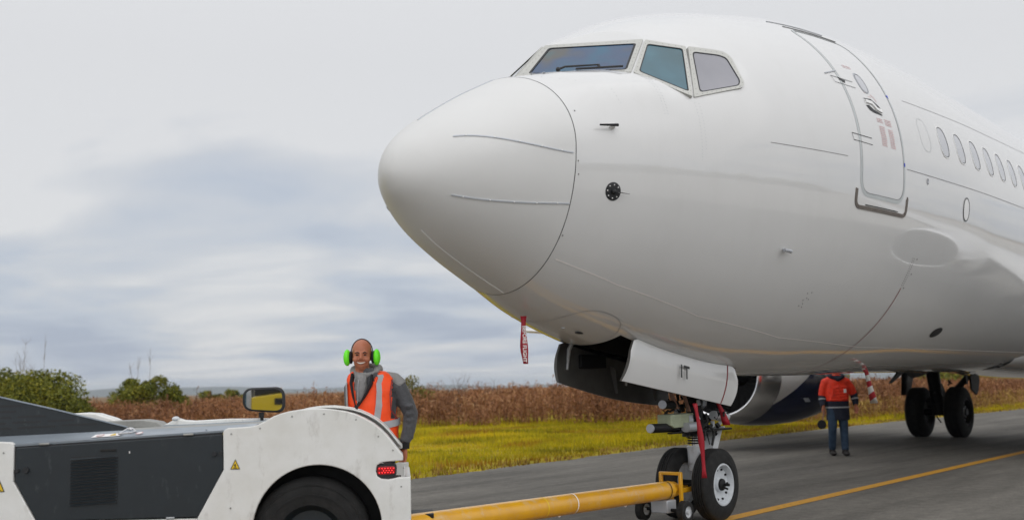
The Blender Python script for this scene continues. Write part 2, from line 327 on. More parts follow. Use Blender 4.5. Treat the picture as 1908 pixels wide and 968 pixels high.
def asphalt():
    m = bpy.data.materials.new('worn_asphalt'); m.use_nodes = True; t = m.node_tree; b = t.nodes['Principled BSDF']; b.inputs['Roughness'].default_value = .85; b.inputs['Specular IOR Level'].default_value = .3
    c = N(t, 'ShaderNodeTexCoord')
    n = N(t, 'ShaderNodeTexNoise', inp={'Scale': 48., 'Detail': 8.0, 'Roughness': .95}); t.links.new(c.outputs['Object'], n.inputs['Vector'])
    mp_ = N(t, 'ShaderNodeMapping'); mp_.inputs['Scale'].default_value = (.16, 1.0, 1); t.links.new(c.outputs['Object'], mp_.inputs[0])
    n2_ = N(t, 'ShaderNodeTexNoise', inp={'Scale': 1.4, 'Detail': 8.0, 'Roughness': .62}); t.links.new(mp_.outputs[0], n2_.inputs['Vector'])
    r = N(t, 'ShaderNodeValToRGB'); e = r.color_ramp.elements
    e[0].position = .30; e[0].color = (.040, .037, .033, 1); e[1].position = .70; e[1].color = (.26, .242, .210, 1)
    t.links.new(n.outputs[0], r.inputs[0])
    r2 = N(t, 'ShaderNodeMapRange', inp={1: .34, 2: .66, 3: .62, 4: 1.2}); t.links.new(n2_.outputs[0], r2.inputs[0])
    n3_ = N(t, 'ShaderNodeTexNoise', inp={'Scale': 7., 'Detail': 7.0, 'Roughness': .8}); t.links.new(c.outputs['Object'], n3_.inputs['Vector']); r3 = N(t, 'ShaderNodeMapRange', inp={1: .3, 2: .7, 3: .70, 4: 1.3}); t.links.new(n3_.outputs[0], r3.inputs[0])
    mm = N(t, 'ShaderNodeMath', operation='MULTIPLY'); t.links.new(r2.outputs[0], mm.inputs[0]); t.links.new(r3.outputs[0], mm.inputs[1])
    x = N(t, 'ShaderNodeMix', data_type='RGBA', blend_type='MULTIPLY', inp={0: 1.}); t.links.new(r.outputs[0], x.inputs[6]); t.links.new(mm.outputs[0], x.inputs[7])
    t.links.new(x.outputs[2], b.inputs['Base Color'])
    q = N(t, 'ShaderNodeBump', inp={'Strength': .5, 'Distance': .004}); t.links.new(n.outputs[0], q.inputs['Height']); t.links.new(q.outputs[0], b.inputs['Normal'])
    return m
M['asphalt'] = asphalt()
def linepaint():
    m = bpy.data.materials.new('taxi_line_paint'); m.use_nodes = True; t = m.node_tree; b = t.nodes['Principled BSDF']; b.inputs['Roughness'].default_value = .7
    c = N(t, 'ShaderNodeTexCoord'); n = N(t, 'ShaderNodeTexNoise', inp={'Scale': 22., 'Detail': 8.0, 'Roughness': .75}); t.links.new(c.outputs['Object'], n.inputs['Vector'])
    r = N(t, 'ShaderNodeValToRGB'); e = r.color_ramp.elements
    e[0].position = .33; e[0].color = (.14, .09, .02, 1); e[1].position = .45; e[1].color = (.62, .30, .012, 1)
    t.links.new(n.outputs[0], r.inputs[0]); t.links.new(r.outputs[0], b.inputs['Base Color'])
    return m
M['line'] = linepaint()
S_ = 9000
MB().add([(-S_, -S_, -.02), (S_, -S_, -.02), (S_, S_, -.02), (-S_, S_, -.02)], [(0, 1, 2, 3)]).build('ground', 'field', smooth=False, fix=False, kind='structure')
EDGE = [(-400, -30), (-120, 0.5), (-40, 4.4), (-10, 5.5), (0, 5.75), (6, 5.95), (8, 6.15), (13, 6.65), (18, 6.9), (26, 7.15), (41, 6.9), (80, 7.5), (400, 12)]
def edge_y(x): return np.interp(x, [e_[0] for e_ in EDGE], [e_[1] for e_ in EDGE])
xs = np.r_[-400, -120, -60, np.arange(-30, 60, .12), np.arange(60, 401, 20)]
ys = edge_y(xs)+np.where((xs > -31) & (xs < 60), (rng.random(len(xs))-.5)*.10+.05*np.sin(xs*2.3)+.04*np.sin(xs*.9+1), 0)
vs = [(x, -15, 0.) for x in xs]+[(x, y, 0.) for x, y in zip(xs, ys)]; n_ = len(xs)
MB().add(vs, [(i, i+1, n_+i+1, n_+i) for i in range(n_-1)]).build('taxiway', 'asphalt', smooth=False, fix=False, kind='structure')
M['concrete'] = mat('bounce_apron_concrete', (.42, .40, .36), .85, col2=(.32, .30, .27), vscale=.3)
MB().add([(-400, -260, -.004), (400, -260, -.004), (400, -14.9, -.004), (-400, -14.9, -.004)], [(0, 1, 2, 3)]).build('bounce_apron', 'concrete', smooth=False, fix=False, kind='structure')  # unseen apron, kept pale and close to lighten the fuselage's lower side
# verge between taxiway and weeds, a little above the asphalt with an uneven lip
vs = []; xs2 = np.r_[-120, -60, np.arange(-30, 60, .5), np.arange(60, 401, 20)]
for x in xs2: vs += [(x, edge_y(x)-.02, -.008), (x, edge_y(x)+.35, .012), (x, edge_y(x)+60, .02)]
MB().add(vs, [(3*i, 3*i+3, 3*i+4, 3*i+1) for i in range(len(xs2)-1)]+[(3*i+1, 3*i+4, 3*i+5, 3*i+2) for i in range(len(xs2)-1)]).build('grass_verge', 'soil', smooth=True, fix=False, kind='structure')
# taxi line under the nose gear, along the airliner's axis
lv = []; lf = []; lx = np.arange(-60, 150, .5)
for i, x in enumerate(lx):
    yc = -.235+.0115*max(0, x-4)
    lv += [(x, yc-.085, .004), (x, yc+.085, .004)]
lf = [(2*i, 2*i+2, 2*i+3, 2*i+1) for i in range(len(lx)-1)]
MB().add(lv, lf).build('taxi_line', 'line', smooth=False, fix=False, kind='structure')
# distant ridge
M['ridge'] = mat('far_wooded_ridge', (.05, .065, .05), .95, var=.4, vscale=.01)
rv = []; rf = []; k = 160
for i in range(k+1):
    a = R(-45+i*180/k)+math.atan2(FH.y, FH.x)-R(45)
    h = 22+9*math.sin(i*.21)+5*math.sin(i*.53+1)+3*math.sin(i*1.3)
    for rr, hh in ((5200, -1), (5500, h), (6300, h*1.35), (7200, -1)): rv.append((rr*math.cos(a), rr*math.sin(a), hh))
rf = [(4*i+j, 4*i+4+j, 4*i+5+j, 4*i+1+j) for i in range(k) for j in range(3)]
MB().add(rv, rf).build('hills', 'ridge', kind='structure')

# ---- vegetation (numpy)
def wfront(u):      # distance (m ahead of the camera) at which the weeds begin
    D = np.interp(u, [-40, -10, 0, 5, 8.5, 12, 14.5, 20, 33], [37, 37.5, 37, 36, 33.6, 35.5, 38, 45, 62])
    return D
def scatter(n, u0, u1, d0, d1):
    d = np.sqrt(rng.random(n)*(d1**2-d0**2)+d0**2); a = rng.random(n)
    u = (u0+(u1-u0)*a)*d/d1
    return u, d
def world(u, d): return CAM.x+RH.x*u+FH.x*d, CAM.y+RH.y*u+FH.y*d
def pnoise(x, y, s, seed=0):
    r_ = np.random.default_rng(seed); o = np.zeros_like(x)
    for k_ in range(8):
        a = r_.random()*6.28; f = s*(.6+1.6*r_.random()); o += np.sin((x*np.cos(a)+y*np.sin(a))*f+r_.random()*6.28)
    return o/4
# grass blades
def blades(x, y, h, wd, z0=0.015, lean=.5):
    n = len(x); a = rng.random(n)*2*np.pi; l = rng.random(n)*lean*h; b = rng.random(n)*2*np.pi
    dx, dy = np.cos(a)*wd/2, np.sin(a)*wd/2; tx, ty = x+np.cos(b)*l, y+np.sin(b)*l
    V_ = np.stack([np.stack([x-dx, y-dy, np.full(n, z0-.02)], -1), np.stack([x+dx, y+dy, np.full(n, z0-.02)], -1), np.stack([tx, ty, z0+h], -1)], 1).reshape(-1, 3)
    return V_, np.arange(3*n).reshape(-1, 3)
u, d = scatter(700000, -52, 40, 12, 72)
x, y = world(u, d); e_ = edge_y(x)
keep = (y > e_-.03) & (d < wfront(u)+4) & (rng.random(len(x)) < np.clip(26/d, 0, 1)**1.2)
x, y, u, d = x[keep], y[keep], u[keep], d[keep]
near = np.clip((y-edge_y(x))/.8, 0, 1)
h = (.04+.075*rng.random(len(x)))*(1+.5*pnoise(x, y, .8, 3))*(.55+.45*near)
h = np.clip(h, .03, .26)
V_, F_ = blades(x, y, h, .018+.0006*d)
fr_ = (y-edge_y(x) < .55*(1+.8*pnoise(x, y, 1.7, 21)))
Vb = V_.reshape(-1, 3, 3)[fr_ & (rng.random(len(x)) < .75)].reshape(-1, 3); V_ = V_.reshape(-1, 3, 3)[~(fr_ & (rng.random(len(x)) < .6))].reshape(-1, 3)
npmesh('dry_grass', Vb, np.arange(len(Vb)).reshape(-1, 3), 'weedgold', label='brownish dead grass fringe along the taxiway edge', cat='grass', kind='stuff'); F_ = np.arange(len(V_)).reshape(-1, 3)
npmesh('grass', V_, F_, 'grass', label='short yellow green grass on the verge beside the taxiway', cat='grass', kind='stuff')
# taller dry tufts among the grass
def plants(u, d, hh, mt, name, label, nl=12, wide=.16, lw=.028, goldtop=False):
    x, y = world(u, d); n = len(x)
    a = rng.random(n)*2*np.pi; l = rng.random(n)*.22*hh; tx, ty = x+np.cos(a)*l, y+np.sin(a)*l
    px, py = RH.x*.006, RH.y*.006
    VS = [np.stack([np.stack([x-px, y-py, np.zeros(n)], -1), np.stack([x+px, y+py, np.zeros(n)], -1), np.stack([tx+px, ty+py, hh], -1), np.stack([tx-px, ty-py, hh], -1)], 1)]
    for k_ in range(nl):
        t_ = .12+.9*rng.random(n)**.8; s = wide*(.35+.9*t_*(1.25-t_))
        cx_ = x+(tx-x)*t_+rng.normal(0, s, n); cy_ = y+(ty-y)*t_+rng.normal(0, s, n); cz_ = hh*t_+rng.normal(0, .03, n)
        cz_ = np.maximum(cz_, .03)
        q = rng.normal(0, 1, (n, 3)); q /= np.linalg.norm(q, axis=1)[:, None]; p_ = np.cross(q, rng.normal(0, 1, (n, 3))); p_ /= np.linalg.norm(p_, axis=1)[:, None]
        q[:, 2] = np.abs(q[:, 2])*1.3
        ln = (lw*(1.1+1.8*rng.random(n)))[:, None]; wd_ = (lw*(.35+.45*rng.random(n)))[:, None]; c_ = np.stack([cx_, cy_, cz_], -1)
        VS.append(np.stack([c_-q*ln, c_+p_*wd_, c_+q*ln, c_-p_*wd_], 1))
    V_ = np.concatenate(VS).reshape(-1, 3)
    return npmesh(name, V_, np.arange(len(V_)).reshape(-1, 4), mt, label=label, cat='weeds' if 'weed' in name else 'grass', kind='stuff')
n = 31000
u, d = scatter(n, -46, 52, 33, 64); off = d-wfront(u); x, y = world(u, d)
front = rng.random(n) < np.where(off < 5, 1., .45)
keep = (off > 0+pnoise(x, y, .9, 5)*.6) & front & (y > edge_y(x)+1.8)
u, d, x, y, off = u[keep], d[keep], x[keep], y[keep], off[keep]
base = np.interp(u/d*37, [-20, -14, -8, -4, 0, 3, 8, 13, 25], [.95, 1.0, 1.05, 1.22, 1.25, 1.26, 1.3, 1.28, 1.05])
hh = base*(.80+.10*pnoise(x, y, .5, 10)+.12*pnoise(x, y, 1.6, 9)+.26*rng.random(len(u)))*np.clip(.55+off*.35, .55, 1)
hh = np.where(rng.random(len(u)) < .04, hh*1.3, hh)
plants(u, d, hh, 'weed', 'dry_weeds', 'dense bank of dry reddish brown weeds beyond the grass verge', nl=18, wide=.13, lw=.036)
# golden grass in front of the weeds on the right, behind the main gear
n = 9000
u, d = scatter(n, 10, 52, 32, 66); off = d-wfront(u); x, y = world(u, d)
keep = (off > -3.5) & (off < 7) & (y > edge_y(x)+.8) & (rng.random(n) < np.interp(u/d, [.28, .42], [.3, 1]))
u, d = u[keep], d[keep]
plants(u, d, .35+.45*rng.random(len(u)), 'weedgold', 'golden_grass', 'golden dry grass between the verge and the weeds on the right', nl=10, wide=.12, lw=.035)

def bush(u, d, wd, h, base, label, cat, group, mt='leaf', nleaf=9000, leaf=.06, nclump=26, name='bush', twigs=0, twh=1.0, sd_=1, gap=.0):
    r_ = np.random.default_rng(sd_); o = empty(name, CP(u, d), RZ, label=label, cat=cat, group=group)
    cl = []
    for _ in range(nclump):
        a = r_.random()*6.28; q = r_.random()**.6; ex = math.cos(a)*q*wd/2; ey = math.sin(a)*q*wd/2
        top = base+(h-base)*(1-.75*(abs(ex)/(wd/2))**2.2)
        z = base+(top-base)*(.15+.8*r_.random()); cl.append((ex, ey, z, (.13+.14*r_.random())*min(wd, 2.5*h)*.75))
    mb = MB()
    tr = .03*h
    for ex, ey, z, rr in cl[:max(6, nclump//3)]:
        mb.tube([(ex*.08, ey*.08, -.05), (ex*.3, ey*.3, z*.45), (ex*.9, ey*.9, z)], [tr, tr*.6, tr*.15], n=6)
    mb.build('trunk', 'bark', o)
    P = []
    per = nleaf//nclump
    for ex, ey, z, rr in cl:
        v = r_.normal(0, 1, (per, 3)); v /= np.linalg.norm(v, axis=1)[:, None]; v *= (rr*(.35+.75*r_.random(per)**.5))[:, None]*np.array([1, 1, .72])
        P.append(v+np.array([ex, ey, z]))
    P = np.concatenate(P); n = len(P)
    q = r_.normal(0, 1, (n, 3)); q /= np.linalg.norm(q, axis=1)[:, None]; p_ = np.cross(q, r_.normal(0, 1, (n, 3))); p_ /= np.linalg.norm(p_, axis=1)[:, None]
    s = (leaf*(.6+.8*r_.random(n)))[:, None]
    V_ = np.stack([P-q*s, P+p_*s*.55, P+q*s, P-p_*s*.55], 1).reshape(-1, 3)
    npmesh('crown', V_, np.arange(len(V_)).reshape(-1, 4), mt, parent=o)
    if twigs:
        mb = MB()
        for _ in range(twigs):
            ex = (r_.random()-.5)*wd*.7; z0 = base+(h-base)*.5; lx_ = (r_.random()-.5)*.5
            hgt = h+twh*(.3+.7*r_.random())
            mb.tube([(ex, 0, z0), (ex+lx_*.5, .1, (z0+hgt)/2), (ex+lx_, 0, hgt)], [.009, .007, .003], n=4)
            for _k in range(5):
                t_ = .45+.5*r_.random(); bx, bz = ex+lx_*t_, z0+(hgt-z0)*t_
                mb.tube([(bx, 0, bz), (bx+(r_.random()-.5)*.5, (r_.random()-.5)*.3, bz+.2+.3*r_.random())], [.006, .003], n=3)
        mb.build('twig', 'twig', o)
    return o
bush(-17.7, 38, 4.6, 2.35, .35, 'large dense olive green bush at the left edge beyond the tractor', 'bush', 'bushes at the edge of the field', nleaf=26000, leaf=.055, nclump=46, twigs=3, twh=1.4, sd_=3)
bush(-16.6, 48, 3.0, 2.2, .75, 'loose olive green bush standing alone left of the round mirror', 'bush', 'bushes at the edge of the field', nleaf=9000, leaf=.06, nclump=24, twigs=3, twh=1.4, sd_=5, mt='leaf')
bush(-4.0, 42, 1.5, 1.75, .6, 'sparse yellow green shrub behind the shoulder of the man in the orange vest', 'bush', 'bushes at the edge of the field', nleaf=1400, leaf=.05, nclump=9, sd_=9, mt='leaf2')
bush(28.6, 69, 5.0, 2.2, .4, 'low green bush on the skyline behind the main landing gear', 'bush', 'bushes at the edge of the field', nleaf=9000, leaf=.10, nclump=24, sd_=10)
bush(-31.3, 110, 3.4, 1.55, .3, 'tiny far round tree left of the mirror', 'tree', 'small trees far across the field', nleaf=2500, leaf=.13, nclump=12, name='far_tree', sd_=11)
bush(-28.6, 110, 2.6, 1.75, .3, 'tiny far tree nearest to the mirror', 'tree', 'small trees far across the field', nleaf=2200, leaf=.13, nclump=10, name='far_tree', sd_=12)
# bare shrubs standing up out of the weeds
for i, (u_, d_, h_, lab) in enumerate([(-2.2, 41, 2.0, 'bare grey twiggy shrub rising out of the weeds right of the man'), (-1.05, 43, 1.75, 'small bare shrub in the weeds midway between man and landing gear door'),
                                       (-27.5, 55, 4.2, 'tall bare tree at the far left edge above the big bush'), (-24.5, 53, 3.6, 'thin bare sapling rising behind the big left bush')]):
    o = empty('bare_shrub', CP(u_, d_), RZ, label=lab, cat='shrub', group='leafless shrubs in the field')
    st = MB(); tw = MB(); nst = 7 if h_ < 3 else 9
    for k_ in range(nst):
        a = (random.random()-.5)*(.9 if h_ < 3 else .5)*h_*.55; b = (random.random()-.5)*.6; hg = h_*(.7+.3*random.random())
        pts = [(a*.1, b*.1, -.05), (a*.4, b*.4, hg*.5), (a, b, hg)]; st.tube(pts, [.006*h_+.006, .005*h_, .003], n=5)
        for _ in range(9):
            t_ = .35+.6*random.random(); p0 = Vector(pts[1]).lerp(Vector(pts[2]), max(0, t_*2-1)) if t_ > .5 else Vector(pts[0]).lerp(Vector(pts[1]), t_*2)
            tw.tube([p0, p0+Vector(((random.random()-.5)*.28*h_, (random.random()-.5)*.2, (.08+.12*random.random())*h_))], [.005, .002], n=3)
    st.build('trunk', 'bark', o); tw.build('twig', 'twig', o)
#====================================================================== END SETTING

#====================================================================== AIRLINER
KX = np.array([0, .06, .2, .5, .85, 1.22, 1.8, 2.5, 3.2, 4., 5., 6.2, 8., 22., 27., 33., 39.5])
KT = np.array([2.868, 3.039, 3.181, 3.394, 3.601, 3.791, 4.064, 4.549, 4.819, 5.024, 5.224, 5.327, 5.365, 5.365, 5.36, 5.25, 4.95])
KB = np.array([2.868, 2.722, 2.598, 2.382, 2.205, 2.044, 1.82, 1.635, 1.511, 1.425, 1.387, 1.382, 1.404, 1.404, 1.75, 3.0, 4.45])
KW = np.array([0., .133, .29, .516, .673, .794, 1.054, 1.294, 1.465, 1.612, 1.742, 1.821, 1.88, 1.89, 1.75, 1.1, .2])
KC = np.array([2.868, 2.866, 2.881, 2.96, 3.039, 3.129, 3.2, 3.28, 3.345, 3.399, 3.459, 3.485, 3.469, 3.469, 3.6, 4.1, 4.7])
def pchip(xk, yk, x):
    x = np.asarray(x, float); h = np.diff(xk); d = np.diff(yk)/h; m = np.zeros(len(xk))
    for i in range(1, len(xk)-1):
        if d[i-1]*d[i] > 0:
            w1 = 2*h[i]+h[i-1]; w2 = h[i]+2*h[i-1]; m[i] = (w1+w2)/(w1/d[i-1]+w2/d[i])
    m[0] = d[0]; m[-1] = d[-1]
    i = np.clip(np.searchsorted(xk, x)-1, 0, len(xk)-2); t = (x-xk[i])/h[i]
    return (2*t**3-3*t**2+1)*yk[i]+(t**3-2*t**2+t)*h[i]*m[i]+(-2*t**3+3*t**2)*yk[i+1]+(t**3-t**2)*h[i]*m[i+1]
sK = np.sqrt(KX)
# the nose skin without the windshield bump, and the cab that the window planes cut
AX = np.array([1.0, 1.22, 1.515, 1.8, 2.1, 3.0, 4.0]); AT = np.array([3.683, 3.791, 3.872, 3.925, 3.965, 4.05, 4.08])
NX_ = np.array([0, 1.22, 1.6, 1.97, 2.3, 3.0, 5.0]); NN = np.array([2, 2, 2.6, 3.05, 2.7, 2.0, 2.0])
BX = np.array([1.3, 1.5, 1.867, 2.2, 2.5, 2.9]); BT = np.array([3.86, 4.02, 4.215, 4.395, 4.549, None or 4.71])
PL = [((-.6305, -.3875, .6725), 1.6618), ((-.4272, -.7192, .548), 1.8613), ((-.336, -.8189, .4654), 1.8734)]
def prof(x):
    s = np.sqrt(np.maximum(x, 0)); return pchip(sK, KT, s), pchip(sK, KB, s), pchip(sK, KW, s), pchip(sK, KC, s)
def smax(a, b, k): d = np.clip(k-np.abs(a-b), 0, None); return np.maximum(a, b)+d*d/(4*k)
def smin(a, b, k): return -smax(-a, -b, k)
def SR(x, ph):
    """skin radius about the section centre; ph = 0 port side, 90 deg crown, -90 keel"""
    x = np.asarray(x, float)+0*ph; ph = ph+0*x
    t, b, w_, c = prof(x); w_ = np.maximum(w_, 1e-5); co = np.cos(ph); si = np.sin(ph)
    lo = 1/np.sqrt((co/w_)**2+(si/np.maximum(c-b, 1e-5))**2)
    up = 1/np.sqrt((co/w_)**2+(si/np.maximum(t-c, 1e-5))**2)
    r = np.where(si > 0, up, lo)
    cab = (x > 1.22) & (x < 4.0) & (si > 0)
    if np.any(cab):
        ta = np.interp(x, AX, AT); na = np.interp(x, NX_, NN); ha = np.maximum(ta-c, .05)
        ra = (np.abs(co/w_)**na+np.abs(si/ha)**na)**(-1/na)
        tb = np.where(x < 2.9, np.interp(x, BX, BT), t); tb = np.where(x >= 2.5, t, tb)
        hb = np.maximum(tb-c, .05); rb = 1/np.sqrt((co/w_)**2+(si/hb)**2)
        for n_, d_ in PL:
            den = np.abs(n_[1]*co)+n_[2]*si          # both sides: the plane facing the side that the ray goes to
            rp = np.where(den > 1e-3, (d_-n_[0]*x-n_[2]*c)/np.maximum(den, 1e-3), 99)
            rb = smin(rb, rp, .006)
        rc = smax(ra, rb, .02)
        f1 = np.clip((x-1.22)/.05, 0, 1); rc = up*(1-f1)+rc*f1
        g_ = np.clip((np.degrees(ph)-4)/26, 0, 1); g_ = np.minimum(g_, np.clip((176-np.degrees(ph))/26, 0, 1)); g_ = g_*g_*(3-2*g_); rc = up*(1-g_)+rc*g_
        r = np.where(cab, rc, r)
    return r
def SP(x, ph, lift=0.):
    x = np.asarray(x, float); ph = np.asarray(ph, float); c = prof(x)[3]; r = SR(x, ph)
    P = np.stack([x+0*ph, -r*np.cos(ph), c+r*np.sin(ph)], -1)
    if np.isscalar(lift) and lift == 0.: return P
    return P+SN(x, ph)*lift
def SN(x, ph):
    e = 4e-3; a = SP(x+e, ph)-SP(np.maximum(x-e, 1e-4), ph); b = SP(x, ph+e)-SP(x, ph-e)
    n_ = np.cross(a, b); return n_/np.linalg.norm(n_, axis=-1, keepdims=True)
def PH(x, z):
    """angle on the port side at height z"""
    lo = np.full_like(np.asarray(x, float), -1.55); hi = -lo
    for _ in range(40):
        m_ = (lo+hi)/2; zz_ = SP(x, m_)[..., 2]; lo = np.where(zz_ < z, m_, lo); hi = np.where(zz_ < z, hi, m_)
    return (lo+hi)/2
plane = empty('airliner', (0, 0, 0), label='white twin jet airliner filling the right of the picture, nose towards the tractor', cat='airplane')

def skin_mesh(xs, nth, name, mt, cut=None, inner=True):
    th = np.linspace(-np.pi, np.pi, nth, endpoint=False)
    X, T_ = np.meshgrid(xs, th, indexing='ij'); P = SP(X, T_)
    vs = P.reshape(-1, 3); k = len(xs)
    ii, jj = np.meshgrid(np.arange(k-1), np.arange(nth), indexing='ij'); j2 = (jj+1) % nth
    fs = np.stack([ii*nth+jj, (ii+1)*nth+jj, (ii+1)*nth+j2, ii*nth+j2], -1).reshape(-1, 4)
    me = bpy.data.meshes.new(name); me.from_pydata(vs.tolist(), [], fs.tolist()); me.materials.append(M[mt])
    bm = bmesh.new(); bm.from_mesh(me); bmesh.ops.remove_doubles(bm, verts=bm.verts, dist=2e-5)
    if cut:
        x0, x1, yy, zc = cut
        low = lambda: [f for f in bm.faces if f.calc_center_median().z < zc and x0-.4 < f.calc_center_median().x < x1+.4 and abs(f.calc_center_median().y) < yy+.3]
        for co_, no in (((x0, 0, 0), (1, 0, 0)), ((x1, 0, 0), (1, 0, 0)), ((0, yy, 0), (0, 1, 0)), ((0, -yy, 0), (0, 1, 0))):
            fs_ = low(); g = list({v for f in fs_ for v in f.verts})+list({e_ for f in fs_ for e_ in f.edges})+fs_
            bmesh.ops.bisect_plane(bm, geom=g, plane_co=co_, plane_no=no, dist=1e-5)
        dl = [f for f in bm.faces if f.calc_center_median().z < zc and x0 < f.calc_center_median().x < x1 and abs(f.calc_center_median().y) < yy]
        bmesh.ops.delete(bm, geom=dl, context='FACES')
    bmesh.ops.recalc_face_normals(bm, faces=bm.faces)
    bm.to_mesh(me); bm.free(); me.polygons.foreach_set('use_smooth', [True]*len(me.polygons)); me.set_sharp_from_angle(angle=R(28))
    o = bpy.data.objects.new(name, me); COL.objects.link(o); o.parent = plane; return o
WX0, WX1, WY = 2.36, 4.36, .36
xs = np.r_[np.linspace(1.2235, 3.2, 150), np.linspace(3.22, 8, 90), np.linspace(8.2, 22, 40), np.linspace(22.5, 39.5, 40)]
fus = skin_mesh(xs, 300, 'fuselage', 'paint', cut=(WX0, WX1, WY, 2.2))
xs = (np.linspace(.004, math.sqrt(1.2165), 110))**2
rad = skin_mesh(xs, 200, 'radome', 'radome')
def loop_ring(x, inset, wd, name, mt, a0=-math.pi, a1=math.pi, n=240, lift=None):
    ph = np.linspace(a0, a1, n); mb = MB(); A = SP(np.full(n, x-wd/2), ph); B_ = SP(np.full(n, x+wd/2), ph); c = prof(np.array([x]))[3][0]
    for Q in (A, B_): Q[:, 1] *= (1-inset); Q[:, 2] = c+(Q[:, 2]-c)*(1-inset)
    mb.add(np.concatenate([A, B_]).tolist(), [(i, i+1, n+i+1, n+i) for i in range(n-1)])
    return mb.build(name, mt, plane)
loop_ring(1.22, .006, .02, 'radome_seam', 'seam')

def dens(pts, step=.02, closed=False):
    pts = [np.array(p, float) for p in pts]; o = []
    if closed: pts = pts+[pts[0]]
    for a, b in zip(pts[:-1], pts[1:]):
        k = max(1, int(np.linalg.norm(b-a)/step))
        for i in range(k): o.append(a+(b-a)*i/k)
    if not closed: o.append(pts[-1])
    return np.array(o)
def round_poly(pts, r, n=6):
    """round the corners of a closed polygon"""
    o = []; k = len(pts)
    for i in range(k):
        p = np.array(pts[i], float); a = np.array(pts[i-1], float)-p; b = np.array(pts[(i+1) % k], float)-p
        la, lb = np.linalg.norm(a), np.linalg.norm(b); rr = min(r if np.isscalar(r) else r[i], la*.45, lb*.45); A = p+a/la*rr; B_ = p+b/lb*rr
        for j in range(n+1):
            t = j/n; o.append((1-t)**2*A+2*t*(1-t)*p+t*t*B_)
    return np.array(o)
def ribbon3(P, Nn, wd, name, mt, lift=.0015, thick=0., closed=False, parent=None, build=True, mb=None):
    """strip lying on the skin along points P with normals Nn"""
    n = len(P); t = np.roll(P, -1, 0)-np.roll(P, 1, 0)
    if not closed: t[0] = P[1]-P[0]; t[-1] = P[-1]-P[-2]
    b = np.cross(Nn, t); b /= np.linalg.norm(b, axis=1, keepdims=True)+1e-9
    wd = np.broadcast_to(wd, (n,))[:, None]; A = P+b*wd/2; B_ = P-b*wd/2; mb = mb or MB()
    rows = [A+Nn*lift, B_+Nn*lift] if thick == 0 else [A-Nn*.002, A+Nn*(lift+thick), B_+Nn*(lift+thick), B_-Nn*.002]
    vs = np.concatenate(rows).tolist(); fs = []; k = len(rows); last = n if closed else n-1
    for r_ in range(k-1):
        for i in range(last): fs.append((r_*n+i, r_*n+(i+1) % n, (r_+1)*n+(i+1) % n, (r_+1)*n+i))
    if thick and not closed: fs += [(0, n, 2*n, 3*n), (n-1, 4*n-1, 3*n-1, 2*n-1)]
    mb.add(vs, fs)
    return mb.build(name, mt, parent or plane) if build else mb
def xz_line(pts, wd, name, mt, step=.03, closed=False, **k):
    """strip on the port skin through (x, z) points"""
    q = dens(pts, step, closed); ph = PH(q[:, 0], q[:, 1]); return ribbon3(SP(q[:, 0], ph), SN(q[:, 0], ph), wd, name, mt, closed=closed, **k)
def xp_line(pts, wd, name, mt, step=.03, closed=False, **k):
    """strip through (x, angle in degrees)"""
    q = dens([(a, R(b)) for a, b in pts], step, closed); return ribbon3(SP(q[:, 0], q[:, 1]), SN(q[:, 0], q[:, 1]), wd, name, mt, closed=closed, **k)
def xz_patch(poly, name, mt, lift=.002, rings=5, side=-1, parent=None):
    """disc-like patch on the skin with the outline poly in (x,z)"""
    poly = np.array(poly); c = poly.mean(0); n = len(poly); P = []
    for i in range(rings+1):
        q = c+(poly-c)*(i/rings) if i else c[None]; ph = PH(q[:, 0], q[:, 1]); S = SP(q[:, 0], ph, lift); 
        if side > 0: S[:, 1] *= -1
        P.append(S)
    vs = np.concatenate(P).tolist(); fs = [(0, 1+i, 1+(i+1) % n) for i in range(n)]
    for r_ in range(rings-1):
        for i in range(n): fs.append((1+r_*n+i, 1+(r_+1)*n+i, 1+(r_+1)*n+(i+1) % n, 1+r_*n+(i+1) % n))
    return MB().add(vs, fs).build(name, mt, parent or plane)
def mirror_y(o, parent=None, name=None):
    me = o.data.copy(); me.transform(Matrix.Diagonal((1, -1, 1, 1))); me.flip_normals()
    c = bpy.data.objects.new(name or o.name.split('.')[0], me); COL.objects.link(c); c.parent = parent or o.parent
    for m_ in o.modifiers:
        q = c.modifiers.new(m_.name, m_.type)
        if m_.type == 'BEVEL': q.width = m_.width; q.segments = 2
    return c

# ---- lightning diverter strips on the radome
for a, b, wd in (((.341, 29.3), (1.195, -4.85), .0095), ((.327, -33.8), (1.215, -31.9), .0095), ((.359, -90.2), (1.199, -87.), .008), ((.367, 95), (1.20, 91), .009)):
    q = dens([(a[0], R(a[1])), (b[0], R(b[1]))], .03)
    # a straight line in space laid on the skin
    P0, P1 = SP(a[0], R(a[1])), SP(b[0], R(b[1])); k = 26; Q = P0+(P1-P0)*np.linspace(0, 1, k)[:, None]
    c_ = prof(Q[:, 0])[3]; ph = np.arctan2(Q[:, 2]-c_, -Q[:, 1]); S, Nn = SP(Q[:, 0], ph), SN(Q[:, 0], ph)
    o = ribbon3(S, Nn, wd, 'diverter_strip', 'strip_light' if wd > .0085 else 'strip_white', thick=.005)
    mb = MB()
    for i in range(2, k, 5): mb.ell(S[i]+Nn[i]*.007, (.006, .006, .006), 8)
    if wd > .009: mb.build('strip_button', 'strip_white', o, kind='stuff')
    if a[1] > -60 and a[1] < 60: mirror_y(o)

